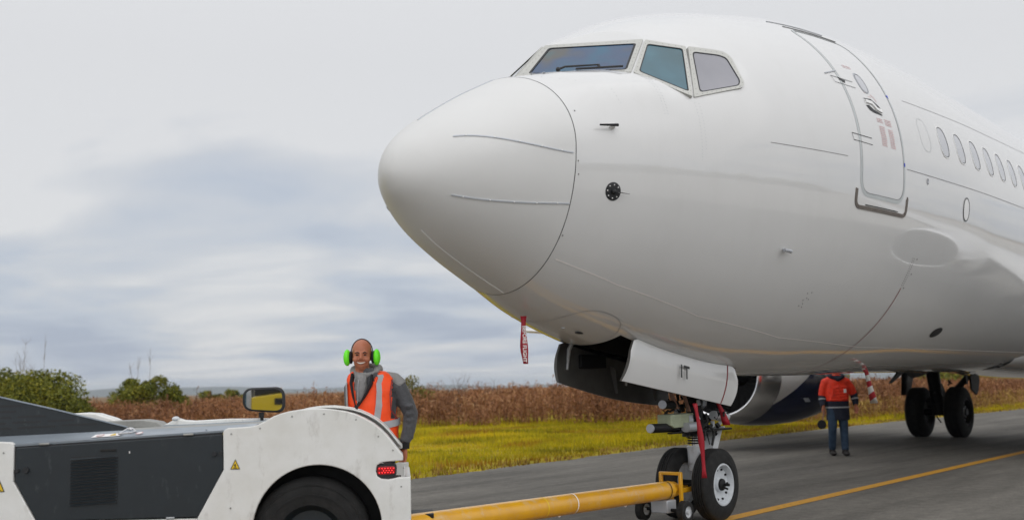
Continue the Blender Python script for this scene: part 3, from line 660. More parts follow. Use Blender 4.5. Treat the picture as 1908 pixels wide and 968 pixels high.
# ---- cockpit windows: flat panes and frames on the three window planes of each side
Fo = [[(1.489, -.012, 3.857), (1.868, -.012, 4.223), (2.307, -.729, 4.214), (1.957, -.825, 3.83)],
      [(1.966, -.839, 3.828), (2.300, -.751, 4.204), (2.606, -.959, 4.171), (2.290, -1.190, 3.622)],
      [(2.325, -1.185, 3.628), (2.592, -.990, 4.163), (2.834, -1.081, 4.169), (2.949, -1.131, 4.165), (2.994, -1.175, 4.12), (2.956, -1.314, 3.847), (2.901, -1.321, 3.796), (2.775, -1.29, 3.76)]]
Gl = [[(1.553, -.073, 3.885), (1.863, -.058, 4.184), (2.241, -.704, 4.166), (1.962, -.784, 3.859)],
      [(2.015, -.858, 3.841), (2.285, -.778, 4.158), (2.562, -.955, 4.14), (2.292, -1.155, 3.667)],
      [(2.408, -1.186, 3.681), (2.600, -1.018, 4.111), (2.876, -1.126, 4.12), (2.937, -1.163, 4.1), (2.924, -1.291, 3.865), (2.874, -1.301, 3.811)]]
def glassmat(name, base, c2, film=0):
    m = mat(name, base, .04, coat=.3, spec=.5); t = m.node_tree; b = t.nodes['Principled BSDF']
    c = N(t, 'ShaderNodeTexCoord'); n = N(t, 'ShaderNodeTexNoise', inp={'Scale': 1.5, 'Detail': 3.0}); t.links.new(c.outputs['Object'], n.inputs['Vector'])
    r = N(t, 'ShaderNodeValToRGB'); e = r.color_ramp.elements
    cols = [base]+list(c2)
    while len(e) < len(cols): e.new(.5)
    for i, q in enumerate(cols): e[i].position = .32+.36*i/(len(cols)-1); e[i].color = (*q, 1)
    t.links.new(n.outputs[0], r.inputs[0]); t.links.new(r.outputs[0], b.inputs['Base Color'])
    return m
M['glassA'] = glassmat('heated_windshield_glass', (.025, .09, .12), [(.02, .10, .18), (.04, .075, .15), (.085, .085, .08), (.03, .12, .14)])
M['glassB'] = glassmat('teal_side_glass', (.022, .085, .11), [(.03, .11, .15), (.05, .17, .22)])
M['glassC'] = glassmat('shaded_grey_glass', (.23, .23, .26), [(.26, .26, .29), (.30, .29, .32)])
def on_plane(P, n, d, lift): P = np.array(P, float); n = np.array(n); return P-np.outer(P@n-d, n)+n*lift
SCREW = []
def pane_parts():
    for i in range(3):
        n_, d_ = np.array(PL[i][0]), PL[i][1]; n_ = n_/np.linalg.norm(n_)
        out = round_poly(Fo[i], [.012]*4 if i < 2 else [.01, .01, .05, .05, .05, .06, .05, .05], 5); gl = round_poly(Gl[i], [.03, .03, .03, .03] if i < 2 else [.045, .05, .04, .05, .04, .05], 5)
        O_ = on_plane(out, n_, d_, 0); G = on_plane(gl, n_, d_, 0); c = G.mean(0)
        # frame: ring between outline and glass edge, resampled by angle about the centre
        ax = O_[8]-c; ax = ax-n_*(ax@n_); ax /= np.linalg.norm(ax); ay = np.cross(n_, ax)
        def by_angle(Q, ang):
            q = dens(Q, .004, True); u_ = (q-c)@ax; v_ = (q-c)@ay; a_ = np.arctan2(v_, u_); o_ = np.argsort(a_); a_ = a_[o_]; q = q[o_]
            return np.stack([np.interp(ang, np.r_[a_-2*np.pi, a_, a_+2*np.pi], np.tile(q[:, k], 3)) for k in range(3)], 1)
        ca = [np.arctan2((q-c)@ay, (q-c)@ax) for q in np.concatenate([O_, G])]; ang = np.unique(np.r_[np.linspace(-np.pi, np.pi, 120, endpoint=False), ca])
        Oa, Ga = by_angle(O_, ang), by_angle(G, ang); m = len(ang)
        rows = [Oa-n_*.03, Oa+n_*.013, Ga+n_*.013, Ga-n_*.003]
        mb = MB(); mb.add(np.concatenate(rows).tolist(), [(r_*m+j, r_*m+(j+1) % m, (r_+1)*m+(j+1) % m, (r_+1)*m+j) for r_ in range(3) for j in range(m)])
        fr = mb.build('window_frame', 'alu', plane, ang=30)
        # screws around the frame, one mesh
        mid = Oa*.55+Ga*.45; dd = np.r_[0, np.cumsum(np.linalg.norm(np.diff(mid, axis=0), axis=1))]; sc_ = []
        for s_ in np.arange(0, dd[-1], .06):
            p_ = np.array([np.interp(s_, dd, mid[:, k]) for k in range(3)])
            if not SCREW: SCREW.append(MB().ell((0, 0, 0), (.0035, .0035, .0035), 6).build('screw', 'fineline', fr)); o = SCREW[0]
            else: o = copy_obj(SCREW[0], fr)
            o.location = p_+n_*.0125; sc_.append(o)
        # black gasket then pane
        Gi = c+(Ga-c)*.955
        rows = [Ga+n_*.0135, Gi+n_*.0135, Gi+n_*.004]
        mb = MB(); mb.add(np.concatenate(rows).tolist(), [(r_*m+j, r_*m+(j+1) % m, (r_+1)*m+(j+1) % m, (r_+1)*m+j) for r_ in range(2) for j in range(m)])
        ga = mb.build('gasket', 'gasket', fr)
        mb = MB(); mb.add((Ga+n_*.008).tolist(), [tuple(range(m))]); pn = mb.build('window_pane', ['glassA', 'glassB', 'glassC'][i], plane, smooth=False, fix=False)
        for o in (fr, pn):
            q = mirror_y(o)
            if o is fr:
                mirror_y(ga, parent=q)
                for z_ in sc_: u_ = copy_obj(z_, q); u_.location.y *= -1
pane_parts()
# wiper on the port windshield (and its twin)
n_ = Vector(PL[0][0]).normalized(); lf_ = n_*.022
wp = MB(); wp.tube([V(1.651, -.308, 3.876), V(1.655, -.312, 3.885)+lf_], .012, 8); wp.ell(V(1.655, -.312, 3.885)+lf_, (.02, .02, .02), 10)
wp.tube([V(1.655, -.312, 3.885)+lf_, V(1.70, -.35, 3.91)+lf_, V(1.845, -.584, 3.909)+lf_], [.010, .009, .007], 6)
wp.tube([V(1.724, -.441, 3.885)+lf_*.6, V(1.937, -.765, 3.886)+lf_*.6], .009, 6); wp.tube([V(1.845, -.584, 3.909)+lf_, V(1.835, -.60, 3.885)+lf_*.6], .012, 6)
wo_ = wp.build('wiper', 'gasket', plane); mirror_y(wo_)
# small drain vents ahead of the windshield
for x_, p_ in ((1.40, 70), (1.44, 63)):
    P = SP(x_, R(p_)); Nn = SN(np.array(x_), np.array(R(p_))); MB().ell(P+Nn*.002, (.025, .012, .006), 10).build('windshield_vent', 'strip_metal', plane)

# ---- entry door
DX0, DX1 = 4.505, 5.38
zt, zb = 4.80, 3.045
door_o = round_poly([(DX0, zb), (DX0+.02, zt), (DX1+.02, zt), (DX1, zb)], [.17, .10, .10, .17], 8)
xz_line([(p[0], p[1]) for p in door_o], .034, 'door_surround', 'doorband', closed=True, lift=.002, step=.03)
q = round_poly([(DX0+.021, zb+.021), (DX0+.041, zt-.015), (DX1, zt-.015), (DX1-.021, zb+.021)], [.15, .09, .09, .15], 8)
xz_line([(p[0], p[1]) for p in q], .004, 'door_seam', 'seam', closed=True, lift=.003)
xz_line([(4.52, 4.838), (5.36, 4.838)], .010, 'rain_gutter', 'seam', thick=.004); xz_line([(4.60, 4.80), (5.30, 4.80)], .012, 'door_top_gap', 'gasket', lift=.004)
xz_line([(4.43, 4.90), (5.25, 4.90)], .006, 'rain_gutter', 'strip_metal', thick=.005)
s_ = round_poly([(4.437, 3.10), (4.437, 2.925), (5.462, 2.925), (5.462, 3.10)], [.01, .13, .13, .01], 8)[7:-1]
xz_line([(p[0], p[1]) for p in s_][0:], .036, 'scuff_strip', 'sill', thick=.006)
xz_line([(4.62, 2.955), (5.27, 2.955)], .006, 'scuff_lip', 'gasket', thick=.010)
# hinge covers and short gutters
for zz_ in (4.16, 3.575):
    xz_line([(4.38, zz_+.035), (4.74, zz_+.03)], .006, 'hinge_seam', 'ink', lift=.004); xz_line([(4.40, zz_-.03), (4.74, zz_-.035)], .005, 'hinge_seam', 'ink', lift=.004)
    xz_line([(4.38, zz_+.035), (4.40, zz_-.03)], .004, 'hinge_seam', 'ink', lift=.004)
xz_patch([(4.50, 4.20), (4.60, 4.18), (4.58, 4.15), (4.50, 4.17)], 'hinge_opening', 'gasket', lift=.004)
xz_line([(4.30, 4.205), (4.53, 4.275)], .010, 'rain_gutter', 'strip_metal', thick=.008)
def sup(cx_, cz_, a_, b_, e_=3., n=28):
    t = np.linspace(0, 2*np.pi, n, endpoint=False); return np.stack([cx_+a_*np.sign(np.cos(t))*np.abs(np.cos(t))**(2/e_), cz_+b_*np.sign(np.sin(t))*np.abs(np.sin(t))**(2/e_)], 1)
M['pwin'] = mat('cabin_window_shade', (.46, .47, .50), .12, coat=.6); M['pwinrim'] = mat('cabin_window_rim', (.10, .10, .105), .4)
def ring_line(c, wd, name, mt, **k): return xz_line([tuple(p) for p in c], wd, name, mt, closed=True, **k)
xz_patch(sup(4.925, 4.215, .075, .105, 2.4), 'door_porthole', 'pwin', lift=.0025); ring_line(sup(4.925, 4.215, .08, .11, 2.4), .010, 'porthole_rim', 'strip_metal', thick=.002); ring_line(sup(4.929, 4.213, .071, .10, 2.4), .005, 'porthole_gasket', 'pwinrim', lift=.004)
# door handle in its recess
xz_patch([(4.80, 4.025), (4.96, 4.03), (5.03, 3.99), (5.10, 3.955), (5.10, 3.915), (4.97, 3.935), (4.86, 3.905), (4.80, 3.97)], 'handle_recess', 'paint', lift=.001)
xz_patch([(4.79, 4.03), (4.95, 4.045), (5.07, 3.99), (5.10, 3.955), (5.03, 3.96), (4.95, 4.02)], 'handle_recess_gap', 'gasket', lift=.004)
xz_patch([(4.80, 3.955), (4.86, 3.965), (4.93, 3.93), (5.08, 3.90), (5.08, 3.89), (4.92, 3.895), (4.85, 3.91)], 'handle_recess_gap', 'gasket', lift=.004)
xz_line([(4.82, 4.0), (4.93, 4.0), (5.0, 3.945), (5.09, 3.935)], .035, 'door_handle', 'strip_white', thick=.012)
# placards: rows of fine red print
def placard(x0, x1, z0, z1, rows, name='door_placard', seed=1):
    r_ = random.Random(seed); mb = MB()
    for i in range(rows):
        zz_ = z1+(z0-z1)*(i+.5)/rows; x = x0
        while x < x1-.006:
            l_ = r_.uniform(.008, .022); xe = min(x+l_, x1); q = dens([(x, zz_), (xe, zz_)], .02); ph = PH(q[:, 0], q[:, 1])
            ribbon3(SP(q[:, 0], ph), SN(q[:, 0], ph), abs(z1-z0)/rows*.42, '', '', lift=.003, build=False, mb=mb); x = xe+r_.uniform(.004, .008)
        if r_.random() < .2: pass
    return mb.build(name, 'redink', plane)
placard(4.93, 5.05, 3.80, 3.85, 3, seed=2); placard(5.09, 5.22, 3.79, 3.86, 4, seed=3); placard(4.94, 5.05, 3.56, 3.77, 11, seed=4); placard(5.12, 5.22, 3.56, 3.76, 11, seed=5)
placard(4.76, 4.90, 4.36, 4.40, 2, seed=6); placard(4.88, 4.96, 4.095, 4.12, 1, seed=7); placard(4.92, 4.98, 4.06, 4.075, 1, seed=8)
xz_line([(4.99, 4.10), (5.04, 4.07), (5.06, 4.03)], .008, 'placard_arrow', 'redink', lift=.003)
xz_patch([(5.36, 4.16), (5.41, 4.175), (5.40, 4.13)], 'alignment_mark', 'blue', lift=.004); xz_patch(sup(5.385, 3.43, .014, .022, 2), 'alignment_mark', 'blue', lift=.004)

# ---- cabin windows, both sides; the first opening is blanked off
ring_line(sup(6.02, 3.843, .125, .18, 2.8), .005, 'blanked_window_seam', 'doorband', lift=.002)
wx = [6.539+.4870*k for k in range(44)]
for k, x_ in enumerate(wx):
    if x_ > 29: break
    c_ = sup(x_, 3.85, .118, .172, 2.7, 24)
    if k < 9:
        pw = xz_patch(c_, 'cabin_window', 'pwin', lift=.002); ring_line(sup(x_, 3.85, .124, .178, 2.7), .012, 'rim', 'strip_white', thick=.0035, parent=pw)
        ring_line(sup(x_-.003, 3.85, .114, .168, 2.7), .011, 'gasket', 'pwinrim', lift=.0045, parent=pw)
    else: pw = xz_patch(c_, 'cabin_window', 'pwin', lift=.002, rings=2)
    mirror_y(pw)
# ---- skin seams and painted marks
xz_line([(3.126, 3.344), (4.274, 3.372)], .0055, 'panel_seam', 'fineline', step=.1); xz_line([(5.44, 3.395), (9.194, 3.428), (20, 3.43)], .007, 'panel_seam', 'fineline', step=.15)
xz_line([(5.762, 4.185), (10.25, 4.334), (20, 4.34)], .006, 'panel_seam', 'fineline', step=.15)
q = dens([(1.276, 2.282), (1.873, 2.108), (2.878, 1.889), (4.217, 1.731), (6.075, 1.667), (8.546, 1.677), (14, 1.68)], .05)
ph = PH(q[:, 0], q[:, 1]); ribbon3(SP(q[:, 0], ph), SN(q[:, 0], ph), .010, 'lap_joint_line', 'whiteink', lift=.002)
ph = np.radians(np.linspace(-40, -115, 60)); ribbon3(SP(np.full(60, 5.915), ph), SN(np.full(60, 5.915), ph), np.linspace(.016, .011, 60), 'red_station_line', 'redpaint', lift=.002)
ph = np.radians(np.linspace(-30, -39, 14))
for dx in (-.02, .02):
    mb = MB()
    for a_ in ph: mb.ell(SP(5.915+dx, a_), (.006, .006, .006), 6)
    mb.build('rivet_row', 'fineline', plane)
mb = MB()
for x_, z_ in ((6.0, 2.55), (6.0, 2.40), (5.98, 2.26)): mb.ell(SP(x_, float(PH(np.array(x_), z_))), (.012, .006, .012), 8)
for i, (x_, z_) in enumerate(((4.14, 2.12), (4.17, 2.08), (4.13, 2.06), (4.20, 2.13), (4.16, 2.03), (4.21, 2.07), (4.12, 2.01), (4.18, 2.0), (1.27, 3.40), (1.24, 3.0), (1.25, 2.9), (1.24, 2.45))): mb.ell(SP(x_, float(PH(np.array(x_), z_))), (.008, .005, .008), 6)
mb.build('skin_fasteners', 'fineline', plane)
# rows of flush rivets round the cockpit
mb = MB()
for x0_, z0_, x1_, z1_, k in ((1.99, 3.79, 2.0, 3.45, 14), (2.02, 3.79, 2.03, 3.45, 14), (2.32, 3.58, 2.33, 3.10, 18), (2.36, 3.58, 2.37, 3.20, 14), (1.32, 3.75, 1.45, 3.70, 5), (1.62, 3.62, 1.64, 3.5, 5)):
    for i in range(k):
        x_ = x0_+(x1_-x0_)*i/(k-1); z_ = z0_+(z1_-z0_)*i/(k-1); mb.ell(SP(x_, float(PH(np.array(x_), z_))), (.0035, .0025, .0035), 6)
mb.build('skin_rivets', 'strip_metal', plane)
# ---- probes, sensors, ports
def frame_at(x_, z_):
    ph = float(PH(np.array(x_), z_)); P = Vector(SP(x_, ph)); n_ = Vector(SN(np.array(x_), np.array(ph))); t = Vector((1, 0, 0)); t = (t-n_*t.dot(n_)).normalized(); return P, n_, t, n_.cross(t)
P, n_, t_, b_ = frame_at(1.52, 3.285)
pr = MB().tube([P, P+n_*.05], [.028, .014], 8, sx=.5).build('pitot_probe', 'strip_white', plane)
MB().tube([P+n_*.05+t_*.03, P+n_*.052-t_*.13], [.012, .007], 8).build('pitot_tube', 'dark', pr)
mirror_y(pr)
P, n_, t_, b_ = frame_at(1.542, 2.79)
mx_ = Matrix((t_, b_, n_)).transposed().to_4x4()
av = MB().ell(P+n_*.001, (.068, .072, .006), 24, mx_).build('angle_vane_disc', 'gasket', plane)
MB().tube([P+n_*.03, P+n_*.035+t_*.13], [.010, .003], 6, sx=.5).ell(P+n_*.01, (.022, .022, .03), 10, mx_).build('vane', 'gasket', av)
mb = MB()
for i in range(8): mb.ell(P+n_*.006+(t_*math.cos(i*.785)+b_*math.sin(i*.785))*.052, (.006, .006, .004), 6, mx_)
mb.build('disc_screws', 'strip_white', av, kind='stuff'); mirror_y(av)
P, n_, t_, b_ = frame_at(3.491, 2.466)
MB().tube([P, P+n_*.045], [.014, .012], 8, sx=.6).tube([P+n_*.045+t_*.05, P+n_*.05-t_*.05], [.018, .013], 8).build('temperature_probe', 'strip_metal', plane)
q_ = sup(7.043, 3.165, .085, .125, 2.2); op = xz_patch(q_, 'service_port', 'strip_white', lift=.004); ring_line(q_, .012, 'port_rim', 'gasket', lift=.006, parent=op)
q_ = sup(5.945, 3.335, .018, .028, 2.2); xz_patch(q_, 'small_port', 'chrome', lift=.004); ring_line(q_, .006, 'small_port_rim', 'gasket', lift=.005)
q_ = sup(7.78, 1.855, .145, .055, 2, 24); xz_patch(q_, 'vent_opening', 'gasket', lift=.003)
# red oval drain mark line and nose belly access panel with its scoop
c_ = [(2.02+.40*math.cos(t), -93+24*math.sin(t)*(1+.0*t)) for t in np.linspace(0, 2*math.pi, 40, endpoint=False)]
xp_line([(2.03+.31*math.copysign(abs(math.cos(t))**.75, math.cos(t)), -90+20*math.copysign(abs(math.sin(t))**.75, math.sin(t))) for t in np.linspace(0, 2*math.pi, 48, endpoint=False)], .008, 'belly_panel_seam', 'strip_metal', closed=True, lift=.002)
P = SP(2.06, R(-84)); MB().ell(P, (.07, .018, .012), 14).build('belly_scoop', 'gasket', plane)
P = SP(1.90, R(-86)); MB().ell(P, (.02, .02, .012), 10).build('belly_stud', 'strip_metal', plane)

# ---- nose wheel bay and its two doors
mb = MB(); c_z = 2.45
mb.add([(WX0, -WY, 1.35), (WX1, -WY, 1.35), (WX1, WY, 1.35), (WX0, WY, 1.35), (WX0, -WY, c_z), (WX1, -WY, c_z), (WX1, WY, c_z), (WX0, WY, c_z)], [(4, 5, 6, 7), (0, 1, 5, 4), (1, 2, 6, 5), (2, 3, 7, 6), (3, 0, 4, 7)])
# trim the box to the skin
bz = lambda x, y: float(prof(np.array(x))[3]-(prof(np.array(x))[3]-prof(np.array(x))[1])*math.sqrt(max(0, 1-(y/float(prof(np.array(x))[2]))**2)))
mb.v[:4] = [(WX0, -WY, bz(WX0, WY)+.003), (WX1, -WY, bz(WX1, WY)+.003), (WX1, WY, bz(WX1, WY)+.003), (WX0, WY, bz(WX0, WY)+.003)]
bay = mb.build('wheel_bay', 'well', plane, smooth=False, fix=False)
mb = MB()
for x_ in np.arange(2.5, 4.3, .28): mb.box((x_, -WY+.002, 1.75), (x_+.03, WY-.002, 2.43))
mb.build('bay_rib', 'dark', bay); MB().tube([(2.5, -.2, 1.9), (4.2, -.22, 1.8)], .02).tube([(2.5, .15, 1.95), (4.2, .18, 1.85)], .025).build('bay_pipe', 'gearwhite', bay)
def gear_door(s, name_):
    """curved clamshell panel hinged on the bay edge, hanging open"""
    nx, nz = 36, 12; out = []; inn = []
    for i in range(nx+1):
        x_ = 2.44+(4.29-2.44)*i/nx; zt_ = min(1.735-(x_-2.44)*.1405, bz(x_, WY+.045)-.002)
        for j in range(nz+1):
            t_ = j/nz; dep = zt_-(1.735-(x_-2.44)*.1405)+.385+(.045*math.sin(math.pi*i/nx) if s > 0 else 0)
            # rounded top corners
            cr_ = .13; xe = min(i, nx-i)/nx*(4.29-2.44); drop = (cr_-math.sqrt(max(0, cr_**2-(cr_-xe)**2))) if xe < cr_ else 0
            z_ = zt_-drop*(1-t_)-(dep)*t_; y_ = (WY+.045+.03*math.sin(t_*2.2)-.06*t_**1.6)
            sh = (-.10 if s < 0 else -.04)*t_
            out.append((x_+sh, s*y_, z_)); inn.append((x_+sh, s*(y_-.022-.010*math.sin(math.pi*t_)), z_))
    n = len(out); f_ = lambda i, j: i*(nz+1)+j; mb = MB(); fo = [(f_(i, j), f_(i+1, j), f_(i+1, j+1), f_(i, j+1)) for i in range(nx) for j in range(nz)]
    rim = [f_(i, 0) for i in range(nx+1)]+[f_(nx, j) for j in range(1, nz+1)]+[f_(i, nz) for i in range(nx-1, -1, -1)]+[f_(0, j) for j in range(nz-1, 0, -1)]
    mb.v = out+inn; mb.f = fo+[tuple(n+k for k in q) for q in fo]+[(rim[k], rim[(k+1) % len(rim)], n+rim[(k+1) % len(rim)], n+rim[k]) for k in range(len(rim))]
    mb.m = [0]*len(fo)+[1]*len(fo)+[1]*len(rim)
    d_ = mb.build('nose_gear_door', ['paint', 'doorin'], plane, fix=False)
    # red stripe on the outside, hinge arms and inner ribs
    cols = [i for i in range(nx+1) if 4.08 < out[f_(i, 0)][0] < 4.16]; mb = MB(); i0 = cols[0]
    r0 = [np.array(out[f_(i0, j)])+np.array([0, s*.0015, 0]) for j in range(nz+1)]; mb.add([tuple(p+np.array([a_, 0, 0])) for p in r0 for a_ in (0, .022)], [(2*j, 2*j+1, 2*j+3, 2*j+2) for j in range(nz)])
    mb.build('door_stripe', 'redpaint', d_, smooth=True, fix=False)
    for x_ in (2.62, 3.55):
        mb = MB()
        p0 = V(x_, s*(WY-.06), bz(x_, WY)+.10); p1 = V(x_-.02, s*(WY+.015), bz(x_, WY)-.03); p2 = V(x_-.06, s*(WY+.01), bz(x_, WY)-.21)
        mb.tube([p0, p1, p2], [.022, .03, .018], 8, sx=.6)
        mb.build('hinge_arm', 'gearwhite', d_)
    for x_ in (3.22, 3.9):
        mb = MB(); zt_ = bz(x_, WY); mb.add([(x_, s*(WY+.01), zt_-.07), (x_+.03, s*(WY+.01), zt_-.07), (x_+.03, s*(WY-.05), zt_-.33), (x_, s*(WY-.05), zt_-.33), (x_, s*(WY-.06), zt_-.10), (x_+.03, s*(WY-.06), zt_-.10), (x_+.03, s*(WY-.08), zt_-.33), (x_, s*(WY-.08), zt_-.33)], [(0, 1, 2, 3), (4, 5, 6, 7), (0, 1, 5, 4), (1, 2, 6, 5), (2, 3, 7, 6), (3, 0, 4, 7)])
        mb.build('door_rib', 'doorin', d_)
    mb = MB(); mb.box((2.75, s*(WY-.012), 1.47), (3.15, s*(WY+.028), 1.60)); mb.build('inner_pad', 'dark', d_, bevel=.01)
    return d_
dp = gear_door(-1, 'port'); ds = gear_door(1, 'starboard')
text('IT', .165, 'ink', 'door_lettering', dp, (3.25, -.4395, 1.412), (1, 0, -.155), (.06, .06, 1), bold=.004, sp_=1.25)

# ---- landing gear
def wheel(mb, c, R_, w_, rim_r, side=0, grooves=4):
    """tyre profile revolved about y; returns tyre and rim builders"""
    pr = []; n = 40
    for i in range(n+1):
        a = -1+2*i/n; e_ = abs(a); rr = R_*(1-.30*max(0, (e_-.45)/.55)**2.6) if e_ > .45 else R_
        if grooves and e_ < .5:
            g = [(-.36), (-.12), (.12), (.36)]
            if min(abs(a-q) for q in g) < .03: rr -= .012
        pr.append((a*w_/2, rr))
    pr = [(-w_/2*.80, rim_r)]+[(-w_/2*.98, rim_r+.25*(R_*.7-rim_r))]+pr+[(w_/2*.98, rim_r+.25*(R_*.7-rim_r)), (w_/2*.80, rim_r)]
    mb.lathe(pr, c, 'y', 64)
    return mb
def rim(c, r, w_, s, mb=None, nb=10):
    """dished wheel centre with its open face on side s"""
    mb = MB(); o = s*w_/2
    pf = [(o*.80, r*1.02), (o*.90, r*1.0), (o*.92, r*.93), (o*.70, r*.86), (o*.42, r*.80), (o*.34, r*.55), (o*.30, r*.34), (o*.62, r*.30), (o*.66, r*.20), (o*.66, 0)]
    mb.lathe(pf, c, 'y', 48)
    pf = [(-o*.80, r*1.02), (-o*.5, r*.9), (-o*.4, r*.3), (-o*.4, 0)]; mb.lathe(pf, c, 'y', 32)
    return mb
NGX = 4.126
ng = MB().tube([(NGX+.03, 0, 1.9), (NGX, 0, .93)], .085, 20).tube([(NGX-.02, 0, .95), (NGX-.02, 0, .80)], .12, 20).build('nose_gear_strut', 'dark', plane)
MB().tube([(NGX-.02, 0, .82), (NGX-.02, 0, .66)], .052, 20).build('oleo_piston', 'chrome', ng)
for z_ in (.785, .76, .735): MB().lathe([(z_-.008, .062), (z_-.004, .07), (z_+.004, .07), (z_+.008, .062)], (NGX-.02, 0, 0), 'z', 24).build('piston_ring', 'dark', ng)
MB().lathe([(.46, .0), (.46, .06), (.47, .070), (.66, .073), (.70, .078), (.71, .068), (.71, 0)], (NGX-.02, 0, 0), 'z', 28).build('lower_cylinder', 'gearwhite', ng)
MB().tube([(NGX, 0, .55), (NGX, 0, .34)], .04, 14).tube([(NGX, -.29, .343), (NGX, .29, .343)], .035, 14).build('axle', 'dark', ng)
MB().box((NGX-.04, -.05, .42), (NGX+.06, .05, .52)).build('axle_lug', 'gearwhite', ng, bevel=.01)
for s in (-1, 1):
    c = (NGX, s*.20, .343); ty = wheel(MB(), c, .343, .205, .20).build('tyre', 'tyre', ng, ang=50)
    rm = rim(c, .20, .205, s).build('rim', 'rim', ng, ang=40)
    mb = MB()
    for k in range(10): a_ = k*.628; mb.tube([(c[0]+.145*math.cos(a_), c[1]+s*.035, c[2]+.145*math.sin(a_)), (c[0]+.145*math.cos(a_), c[1]+s*.055, c[2]+.145*math.sin(a_))], .011, 6)
    mb.lathe([(s*.05, .062), (s*.082, .055), (s*.095, .035), (s*.097, 0)], c, 'y', 20); mb.tube([(c[0], c[1]+s*.09, c[2]), (c[0], c[1]+s*.15, c[2])], .014, 8)
    mb.tube([(c[0]+.05, c[1]+s*.06, c[2]-.03), (c[0]+.10, c[1]+s*.075, c[2]-.05)], .010, 6)
    mb.build('hub', 'dark', ng)
# torque links behind the strut
mb = MB(); mb.tube([(NGX+.08, 0, .86), (NGX+.34, 0, .87)], .02, 8)
for y_ in (-.07, .045):
    mb.prism([(NGX+.33, .89), (NGX+.42, .86), (NGX+.27, .60), (NGX+.12, .52), (NGX+.10, .60), (NGX+.20, .66)], y_, y_+.025)
mb.prism([(NGX+.33, .85), (NGX+.38, .83), (NGX+.25, .62), (NGX+.20, .66)], -.05, .05); mb.tube([(NGX+.38, -.11, .865), (NGX+.38, .09, .865)], .018, 8)
mb.build('torque_link', 'gearwhite', ng)
# steering unit: cylinders, plate, green box, hoses
MB().box((NGX-.66, -.14, .85), (NGX-.02, -.09, .865)).box((NGX-.20, -.18, .85), (NGX+.42, .16, .868)).build('steering_plate', 'dark', ng, bevel=.004)
for (a, b, r_, m_) in (((NGX-.95, -.10, .915), (NGX-.45, -.08, .905), .042, 'dark'), ((NGX-.46, -.17, .905), (NGX-.22, -.15, .905), .045, 'strip_metal'), ((NGX-.70, -.08, 1.125), (NGX-.42, -.05, 1.115), .040, 'dark'), ((NGX+.1, -.15, 1.0), (NGX+.38, -.14, .98), .045, 'gearwhite'), ((NGX+.05, .12, .95), (NGX+.4, .1, .95), .05, 'dark'), ((NGX-.1, -.12, 1.34), (NGX+.2, -.10, 1.18), .05, 'gearwhite')):
    o = MB().tube([a, b], r_, 18).build('steering_cylinder', m_, ng, ang=30)
for a, b in (((NGX-.966, -.10, .916), (NGX-.95, -.10, .915)), ((NGX-.715, -.083, 1.126), (NGX-.70, -.08, 1.125))): MB().tube([a, b], .040, 18).build('cylinder_cap', 'strip_metal', ng, ang=30)
gb = MB(); gb.prism([(NGX-.68, .93), (NGX-.62, .905), (NGX-.40, .905), (NGX-.34, .93), (NGX-.27, .935), (NGX-.27, 1.035), (NGX-.68, 1.03)], -.15, .0); gb.build('green_valve_box', 'greenbox', ng, bevel=.008)
MB().box((NGX-.36, -.1545, .955), (NGX-.285, -.1512, 1.015)).build('box_label', 'strip_metal', ng, smooth=False)
rr_ = random.Random(5)
mb = MB()
for k in range(48):
    p = V(NGX+rr_.uniform(-.34, .34), rr_.uniform(-.19, .12), rr_.uniform(.88, 1.45)); pts = [p]
    for _ in range(4): pts.append(pts[-1]+V(rr_.uniform(-.09, .09), rr_.uniform(-.05, .05), rr_.uniform(-.10, .06)))
    mb.tube(pts, rr_.uniform(.006, .013), 6)
mb.build('hydraulic_hose', 'black', ng, kind='stuff')
mb = MB(); m2 = MB()
for k in range(60):
    p = V(NGX+rr_.uniform(-.30, .38), rr_.uniform(-.21, .14), rr_.uniform(.87, 1.35)); s_ = rr_.uniform(.015, .04)
    (mb if k % 3 else m2).tube([p, p+V(rr_.uniform(-.06, .06), rr_.uniform(-.04, .04), rr_.uniform(-.06, .06))], s_*.6, 8)
mb.build('gear_fitting', 'dark', ng, kind='stuff'); m2.build('bright_fitting', 'strip_metal', ng, kind='stuff')
MB().tube([(NGX-.58, -.06, 1.33), (NGX-.46, -.08, 1.08)], .028, 8, sx=.5).tube([(NGX-.45, -.12, 1.33), (NGX-.30, -.12, 1.05)], .022, 8, sx=.5).build('copper_bracket', 'copper', ng)
MB().tube([(NGX-.75, -.05, 1.75), (NGX-.10, -.02, 1.30)], .035, 10).tube([(NGX-.75, .05, 1.75), (NGX-.10, .04, 1.30)], .035, 10).build('drag_brace', 'gearwhite', ng)
lp = MB().lathe([(0, .0), (.0, .07), (.05, .065), (.08, .03), (.085, 0)], (NGX-.17, .0, 1.40), 'x', 20).build('taxi_light', 'chrome', ng)

